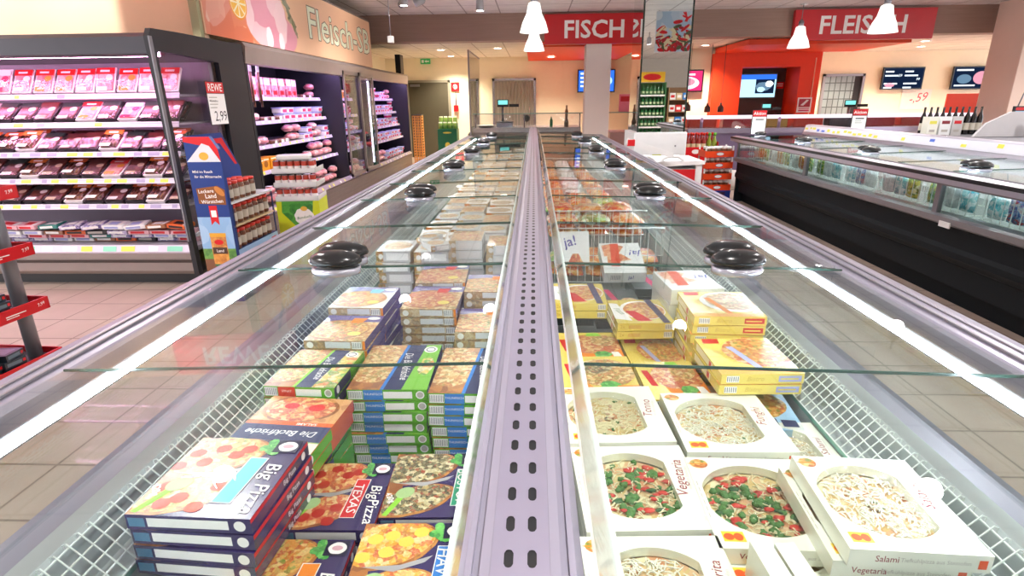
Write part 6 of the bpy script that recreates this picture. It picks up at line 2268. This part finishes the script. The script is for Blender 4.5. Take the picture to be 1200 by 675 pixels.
m.prect(0.03, 0.2, 0.23, 0.3, redflat)
m.tube([(0.0, 0.005, 0.0), (0.0, 0.005, -0.003)], 0.008, greym, n=8)
tag(obj('rose_sign', m, None, (1.86, 12.2, 1.215)), 'rose coloured card sign standing between the grey pillar and the mirrored column', 'card sign')

# hanging dark bottle shaped lamps over the meat counter
hl = thing('counter_pendant', '', 'pendant lamp')
obj('shade', MB().lathe([(0.06, 0), (0.065, 0.02), (0.06, 0.11), (0.02, 0.15), (0.02, 0.19), (0, 0.19)], mat('lamp_brown', '#4a2c22', 0.35), n=16), hl)
obj('cord', MB().tube([(0, 0, 0.18), (0, 0, 1.35)], 0.005, black, n=6), hl)
note_kids(hl)
for k, x in enumerate((3.3, 3.72, 4.0)):
    place(hl, f'small dark bottle shaped pendant over the meat counter, {ORD[k]} from the mirrored column', (x, 12.9, 1.2 if k == 0 else 1.17), group='dark pendants over the meat counter')
# signs and cards around the counters
m = MB().box(0, 0, 0, 0.32, 0.01, 0.33, whiteprint).face((0, -0.0005, 0), (1, 0, 0), (0, 0, 1))
m.prect(0.03, 0.12, 0.29, 0.30, mat('card_crimson', '#a8283a', 0.4))
m.ppoly([(0.07, 0.16), (0.14, 0.15), (0.25, 0.27), (0.2, 0.28)], whiteprint)
m.prect(0.04, 0.08, 0.28, 0.1, p_pink)
m.prect(0.04, 0.03, 0.28, 0.06, p_pink)
tag(obj('notice_card', m, None, (6.08, 13.985, 1.12)), 'white card with crimson picture on the orange red portal beside the blue screen', 'notice')
tag(obj('notice_card', MB().box(0, 0, 0, 0.2, 0.01, 0.15, redflat).face((0, -0.0005, 0), (1, 0, 0), (0, 0, 1)).prect(0.03, 0.09, 0.17, 0.12, whiteprint).prect(0.03, 0.05, 0.17, 0.07, whiteprint), None, (5.83, 14.735, 1.66)),
    'small red notice on the dark niche wall beside the blue screen', 'notice')
m = MB().box(0, 0, 0, 0.75, 0.01, 0.5, mat('poster_pale', '#f3e9dc', 0.5)).face((0, -0.0005, 0), (1, 0, 0), (0, 0, 1))
m.ptext('-,59', 0.42, 0.28, 0.3, mat('poster_rose', '#d84a5c', 0.4), 8, 0, 0.3)
tag(obj('price_poster', m, None, (9.6, 15.985, 1.12)), 'pale poster with rose price figures below and between the menu screens', 'poster')
m = MB().box(0, 0, -0.03, 1.2, 0.02, 0.46, orange_red).box(0.1, 0.0, -0.15, 0.14, 0.02, -0.03, black).box(1.06, 0.0, -0.15, 1.1, 0.02, -0.03, black).face((0, -0.0005, 0), (1, 0, 0), (0, 0, 1))
for k in range(3):
    m.prect(0.85 + 0.06 * k, 0.36, 0.89 + 0.06 * k, 0.4, whiteprint)
    m.prect(0.82 + 0.06 * k, 0.06, 0.86 + 0.06 * k, 0.1, whiteprint)
tag(obj('red_board', m, None, (8.75, 13.0, 1.03)), 'orange red board on the counter under the second menu screen', 'board')
# boxes, bottles and paper things on the shelf behind the price ledge
m = MB().box(4.35, 6.3, 0.0, 5.9, 9.0, 0.84, mat('rear_unit', '#6a6a72', 0.5))
tag(obj('rear_counter', MB().rbox(5.1, 6.2, 0.0, 6.4, 9.0, 0.95, mat('rear_unit', '#8d8c94', 0.45), 0.02)), 'grey counter block behind the dark freezer carrying wine cartons', 'counter')
for k, (nm, w_, c_, ac) in enumerate((('cream', 0.13, c_cream, yellow), ('white', 0.14, c_white, p_maroon), ('grey', 0.13, c_grey, redflat))):
    m = MB().box(0, 0, 0, w_, 0.12, 0.24, c_).face((0, -0.0005, 0), (1, 0, 0), (0, 0, 1))
    m.prect(0.02, 0.15, w_ - 0.02, 0.19, ac)
    m.prect(0.03, 0.05, w_ - 0.03, 0.08, p_grey)
    tag(obj('wine_carton', m, None, (5.12 + 0.155 * k, 7.85, 0.952)), f'{nm} carton under the dark bottles behind the price ledge, {ORD[k]} in its row', 'carton')
wb = tag(obj('wine_bottle', MB().lathe([(0.036, 0), (0.038, 0.01), (0.038, 0.19), (0.014, 0.25), (0.014, 0.31), (0, 0.31)], mat('wine_black', '#141210', 0.12, coat=0.5), n=16)
             .lathe([(0.0385, 0.05), (0.0385, 0.13)], mat('label_ivory', '#d9d3c2', 0.5), n=16, cap=False)), '', 'wine bottle')
note_kids(wb)
for k in range(10):
    place(wb, f'dark wine bottle standing behind the cartons at the price ledge, {ORD[k]} in the row', (5.24 + 0.082 * k, 8.15, 0.952), group='dark wine bottles behind the cartons', scale=(0.95, 0.95, 1.15))
m = MB().prism([(0, 0), (0.62, 0), (0.66, 0.3), (0.4, 0.3), (0.12, 0.16)], 'y', 0, 0.04, mat('board_grey_white', '#c9c8ca', 0.5))
tag(obj('paper_screen', m, None, (5.55, 7.6, 0.952)), 'slanted pale grey board beside the wine cartons', 'board')
m = MB().box(0, 0, 0, 0.26, 0.012, 0.3, whiteprint).face((0, -0.0005, 0), (1, 0, 0), (0, 0, 1))
m.prect(0.01, 0.08, 0.25, 0.29, mosaic('art_sky', ['#6fa4dc']))
m.pell(0.09, 0.04, 0.09, 0.05, mosaic('art_bread', ['#8a5a2c', '#c98a4a', '#6f4420'], 25, vary=False), (0, 0, 0.26, 0.3))
tag(obj('picture_card', m, None, (6.12, 7.4, 0.956), (d(-8), 0, d(-6))), 'leaning card with sky and bread picture before the angled pillar', 'card')
m = MB().box(0, 0, 0, 0.3, 0.03, 0.36, case_dark).face((0, -0.0005, 0), (1, 0, 0), (0, 0, 1)).prect(0.02, 0.02, 0.28, 0.3, p_sky)
m.prect(0.02, 0.31, 0.28, 0.345, redflat)
m.tube([(0.04, 0.02, 0.3), (0.14, 0.02, 0.75)], 0.008, greym, n=8)
tag(obj('card_frame', m, None, (6.2, 7.9, 0.952)), 'dark framed card with a thin pole before the angled pillar', 'card holder')
m = MB().box(0, 0, 0, 0.36, 0.3, 0.06, black).box(0.06, 0.1, 0.06, 0.3, 0.12, 0.22, black)
tag(obj('cash_terminal', m, None, (6.42, 7.3, 0.952)), 'black terminal on the grey counter before the angled pillar', 'terminal')
obj_w = tag(obj('side_counter', MB().rbox(6.42, 6.5, 0, 7.6, 8.6, 0.95, mat('side_counter_grey', '#55555c', 0.4), 0.02)), 'dark grey counter beside the angled pillar', 'counter')

# ---------------------------------------------------------------- back left: rack, bin, signs
orx = thing('lattice_rack', 'tall orange wooden lattice rack by the dark door', 'rack', (-2.66, 13.4, 0))
om = mat('rack_orange', '#f4ae4e', 0.45)
m = MB()
for x in (-0.1, -0.035, 0.035, 0.1):
    m.box(x - 0.008, -0.11, 0.1, x + 0.008, -0.09, 1.16, om).box(x - 0.008, 0.09, 0.1, x + 0.008, 0.11, 1.16, om)
for k in range(18):
    m.box(-0.108, -0.11, 0.12 + k * 0.06, 0.108, -0.095, 0.135 + k * 0.06, om)
    m.box(-0.108, -0.1, 0.12 + k * 0.06, -0.1, 0.1, 0.135 + k * 0.06, om).box(0.1, -0.1, 0.12 + k * 0.06, 0.108, 0.1, 0.135 + k * 0.06, om)
obj('lattice', m, orx)
obj('foot', MB().rbox(-0.15, -0.15, 0, 0.15, 0.15, 0.1, om, 0.02), orx)
obj('top_plate', MB().box(-0.11, -0.12, 1.16, 0.11, 0.12, 1.18, black), orx)
gb = thing('green_bin', 'dark green display bin with yellow emblem beside the dark door', 'bin', (-1.98, 13.5, 0))
gm = mat('bin_green', '#0f6a3a', 0.4)
m = MB().box(-0.22, -0.2, 0, 0.22, 0.2, 0.86, gm).face((-0.22, -0.2005, 0), (1, 0, 0), (0, 0, 1))
m.pell(0.22, 0.5, 0.06, 0.07, mat('emblem_yellow', '#e6d84a', 0.4))
m.pell(0.25, 0.48, 0.03, 0.03, gm)
m.pell(0.22, 0.3, 0.08, 0.02, mat('emblem_yellow', '#e6d84a'))
m.pell(0.22, 0.78, 0.1, 0.018, mat('emblem_yellow', '#e6d84a'))
obj('box', m, gb)
jr = tag(obj('green_jar', MB().lathe([(0.045, 0), (0.05, 0.01), (0.05, 0.11), (0.04, 0.125)], mat('jar_green', '#7c9a4a', 0.25), n=14).lathe([(0.042, 0.125), (0.042, 0.15), (0, 0.15)], mat('jar_cap', '#dfe6c9', 0.4), n=14)), '', 'jar')
note_kids(jr)
for k in range(4):
    for r_ in range(2):
        place(jr, f'green jar on the dark green bin, {ORD[k]} in the {("front", "raised rear")[r_]} row', (-2.14 + 0.107 * k, 13.39 + 0.13 * r_, 0.862 + 0.12 * r_), group='jars on the green bin')
tag(obj('jar_riser', MB().box(-2.19, 13.46, 0.86, -1.77, 13.68, 0.98, gm)), 'green step under the rear jars on the dark green bin', 'step')
m = MB()
for k in range(6):
    m.blob((R(-.1, .1), R(-.1, .1), 0.5 + 0.06 * k), (0.1, 0.1, 0.07), black if k % 2 else mat('cloth_red', '#a8202c', 0.6), k, 10, 0.3)
m.lathe([(0.14, 0), (0.16, 0.5), (0, 0.5)], greym, n=16)
tag(obj('waste_bin', m, None, (-1.42, 13.95, 0)), 'grey waste bin heaped with dark and red bags beside the green bin', 'bin')
fs = tag(obj('fire_sign', MB().box(-2.22, 15.96, 1.72, -2.0, 15.99, 1.94, redflat).face((-2.22, 15.9595, 1.72), (1, 0, 0), (0, 0, 1)).pell(0.11, 0.11, 0.06, 0.06, whiteprint).pell(0.11, 0.11, 0.045, 0.045, redflat).prect(0.1, 0.05, 0.13, 0.16, whiteprint)),
         'small red fire equipment sign on the wall beside the dark door', 'sign')
fp = thing('fire_pipe', 'thin pipe with a small red box on the wall below the fire sign', 'pipe', (-2.1, 15.95, 0))
obj('pipe', MB().tube([(0, 0, 1.3), (0, 0, 1.70)], 0.012, mat('pipe_dark', '#5a5048', 0.5), n=8), fp)
obj('alarm_box', MB().rbox(-0.06, -0.05, 1.2, 0.06, 0.05, 1.36, redflat, 0.01), fp)
ex = tag(obj('exit_sign', MB().box(-2.99, 15.9, 2.4, -2.73, 15.94, 2.53, mat('exit_green', '#2f9a54', 0.4, emit=0.15)).face((-2.99, 15.8995, 2.4), (1, 0, 0), (0, 0, 1)).prect(0.03, 0.03, 0.09, 0.1, whiteprint)
             .ppoly([(0.11, 0.065), (0.16, 0.1), (0.16, 0.08), (0.23, 0.08), (0.23, 0.05), (0.16, 0.05), (0.16, 0.03)], whiteprint)), 'small green exit sign with arrow above the dark door', 'sign')
hs = thing('ceiling_sensor', 'white sensor box hanging on a thin rod before the wooden beam', 'sensor', (-2.23, 9.5, 2.33))
obj('sensor_box', MB().rbox(-0.045, -0.045, 0, 0.045, 0.045, 0.1, white, 0.01), hs)
obj('rod', MB().tube([(0, 0, 0.1), (0, 0, 0.67)], 0.006, greym, n=8), hs)

# track spotlights under the ceiling: the shop's general light
ts = thing('track_spotlight', '', 'spotlight')
obj('head', MB().lathe([(0.055, -0.02), (0.06, 0.0), (0.055, 0.12), (0.03, 0.15), (0, 0.15)], mat('spot_grey', '#a9a9ae', 0.35, 0.3), n=18, cap=False), ts)
obj('lens', MB().lathe([(0.04, -0.005), (0.039, -0.006)], lamp('spot_lens', '#fff6ec', 40), n=18), ts)
obj('arm', MB().tube([(0, 0, 0.14), (0, 0, 0.26)], 0.012, greym, n=8), ts)
note_kids(ts)
SPOTS = [[(x, y) for x in (-5.2, -2.5, 0.3, 2.8, 5.2, 7.8)] for y in (-4.5, -1.6, 0.8)]
SPOTS += [[(-5.2, 3.75), (-2.15, 3.1), (2.6, 3.1), (5.2, 3.75), (7.8, 3.75)],
          [(-1.7, 6.6), (-0.6, 6.1), (1.67, 5.75), (4.2, 6.1), (6.8, 6.1), (9.4, 6.1)],
          [(-1.8, 8.6), (-0.8, 9.2), (2.75, 8.0), (4.5, 8.6), (6.8, 8.6), (9.4, 8.6)]]


def beam(x, y, z, energy, aim=None, size=2.7):
    s = bpy.data.lights.new('track_beam', 'SPOT')
    s.energy = energy
    s.color = (1.0, 0.94, 0.92)
    s.spot_size = size
    s.spot_blend = 0.6
    s.shadow_soft_size = 0.07
    so = bpy.data.objects.new('track_beam', s)
    COL.objects.link(so)
    so.location = (x, y, z)
    if aim:
        so.rotation_euler = Vector(aim).to_track_quat('-Z', 'Y').to_euler()


for r_, line in enumerate(SPOTS):
    for k, (x, y) in enumerate(line):
        place(ts, f'track spotlight under the ceiling, {ORD[k]} from meat wall, {ORD[r_]} row from entrance', (x, y, 2.74), group='track spotlights')
        beam(x, y, 2.72, SPOT_W)
# wall washers: tilted spotlights on the peach wall, plus two added to brighten the picture panel
for lab, p, aim in (('tilted spotlight aimed at the peach wall above the open case, nearest the picture', (-3.4, 4.2, 2.82), (0.1, 1.0, -0.35)),
                    ('tilted spotlight aimed at the peach wall above the open case, farther from the picture', (-4.9, 4.2, 2.82), (0, 1.0, -0.35)),
                    ('added tilted spotlight brightening the food picture panel', (-1.75, 6.4, 2.84), (-1, 0.1, -0.4)), ('added tilted spotlight brightening the outlined lettering panel', (-1.75, 9.2, 2.84), (-1, 0, -0.4))):
    q = Vector(aim).to_track_quat('-Z', 'Y').to_euler()
    place(ts, lab, p, q, 'track spotlights')
    v = Vector(aim).normalized() * 0.04
    beam(p[0] + v.x, p[1] + v.y, p[2] + v.z, 48 if 'peach' in lab else 9, aim, 1.9)
tag(obj('ceiling_projector', MB().tube([(-2.0, 9.55, 2.93), (-2.02, 9.42, 2.85)], 0.05, mat('spot_grey', '#a9a9ae'), n=14).tube([(-2.0, 9.55, 2.93), (-2.0, 9.55, 3.0)], 0.012, greym)), 'small grey spotlight aimed down near the hanging sensor', 'spotlight')

# ---------------------------------------------------------------- what the mirror column shows: hall behind the camera
gs = thing('bottle_shelf', 'green edged shelf unit filled with green bottles, mirrored in the column', 'shelf unit', (3.68, -3.0, 0))
gsm = mat('shelf_green', '#3f7a48', 0.45)
m = MB().box(-0.45, -0.5, 0, 0.45, -0.46, 1.95, gsm).box(-0.45, -0.46, 0, -0.42, 0.0, 1.95, gsm).box(0.42, -0.46, 0, 0.45, 0, 1.95, gsm)
obj('frame', m, gs)
gb0 = tag(obj('drink_bottle', MB().lathe([(0.038, 0), (0.042, 0.01), (0.042, 0.16), (0.016, 0.22), (0.016, 0.27), (0, 0.27)], mat('bottle_green', '#1f6a34', 0.2, coat=0.4), n=12)
              .lathe([(0.0425, 0.05), (0.0425, 0.11)], mat('bottle_label', '#cfe0b0', 0.5), n=12, cap=False)), '', 'bottle')
note_kids(gb0)
for i in range(5):
    z = 0.3 + 0.32 * i
    so = obj('shelf', MB().box(-0.42, -0.46, z - 0.02, 0.42, 0.0, z, gsm), gs)
    obj('price_rail', MB().box(-0.42, 0.0, z - 0.04, 0.42, 0.012, z + 0.005, whiteprint), so)
    for k in range(7):
        place(gb0, f'green bottle on the {["lowest", "second", "third", "fourth", "top"][i]} board of the mirrored bottle shelf, {ORD[k]} from its near side', (3.68 - 0.36 + 0.12 * k, -3.1, z + 0.001), group='green bottles on the mirrored shelf')
m = MB().box(-0.4, -0.02, 0, 0.4, 0.0, 0.3, mat('banner_yellow', '#f0c02c', 0.5)).face((0.4, 0.0005, 0), (-1, 0, 0), (0, 0, 1))
m.pell(0.4, 0.15, 0.28, 0.1, redflat)
tag(obj('banner', m, None, (3.68, -3.05, 1.96)), 'yellow banner with a red oval on top of the mirrored bottle shelf', 'banner')
cs = thing('goods_shelf', 'wooden shelf unit with red and white goods, mirrored in the column beside the bottles', 'shelf unit', (4.66, -3.0, 0))
wm = mat('shelf_timber', '#9a7450', 0.5)
obj('frame', MB().box(-0.45, -0.5, 0, 0.45, -0.46, 1.8, wm).box(-0.45, -0.46, 0, -0.42, 0, 1.8, wm).box(0.42, -0.46, 0, 0.45, 0, 1.8, wm), cs)
gp = {}
for nm, c_ in (('red', redflat), ('white', c_white), ('blue', p_blue), ('tan', c_tan)):
    gp[nm] = tag(obj('goods_box', MB().box(-0.09, -0.1, 0, 0.09, 0.1, 0.2, c_).face((0.09, 0.1, 0), (-1, 0, 0), (0, 0, 1)).prect(0.03, 0.06, 0.15, 0.14, p_white if nm != 'white' else redflat)), '', 'box')
    note_kids(gp[nm])
for i in range(4):
    z = 0.35 + 0.36 * i
    obj('shelf', MB().box(-0.42, -0.46, z - 0.02, 0.42, 0.0, z, wm), cs)
    for k in range(4):
        nm = ('red', 'white', 'tan', 'blue', 'white')[(k + i * 2) % 5]
        place(gp[nm], f'{nm} box on the {["lowest", "second", "third", "top"][i]} board of the mirrored timber shelf, {ORD[k]} from the bottles', (4.66 - 0.31 + 0.205 * k, -3.12, z + 0.001), group='boxes on the mirrored timber shelf')
pz = thing('hanging_poster', 'poster of red flowers against the sky hanging from the ceiling, mirrored in the column', 'poster', (2.57, 4.4, 2.28))
m = MB().box(-0.33, -0.008, 0, 0.33, 0.0, 0.70, mat('poster_rim', '#dfe4ea', 0.4)).face((0.33, 0.0005, 0), (-1, 0, 0), (0, 0, 1))
m.prect(0.01, 0.01, 0.65, 0.69, mosaic('poster_sky', ['#bcd0e4', '#d8e2ea', '#a9c2dc'], 5, soft=True, vary=False))
cl = (0.01, 0.01, 0.65, 0.69)
for k in range(80):
    a, c = R(0.03, 0.63), R(0.02, 0.42) + (0.1 if R(0, 1) < .2 else 0)
    m.pell(a, c, R(.05, .1), R(.018, .036), random.choice([redflat, redflat, mat('petal_crimson', '#a8182a', 0.4), mat('leaf_poster', '#4a5a3a', 0.5), mat('petal_cream', '#e8d8b0', 0.5)]), cl, 0.1, rot=R(0, 3), n=10)
for k in range(7):
    m.pell(0.1 + R(-.05, .05), 0.6 + R(-.05, .05), 0.05, 0.018, redflat, cl, 0.1, rot=R(0, 3), n=10)
obj('print', m, pz)
for x in (-0.28, 0.28):
    obj('wire', MB().tube([(x, 0, 0.7), (x, 0, 0.72)], 0.004, greym, n=6), pz)
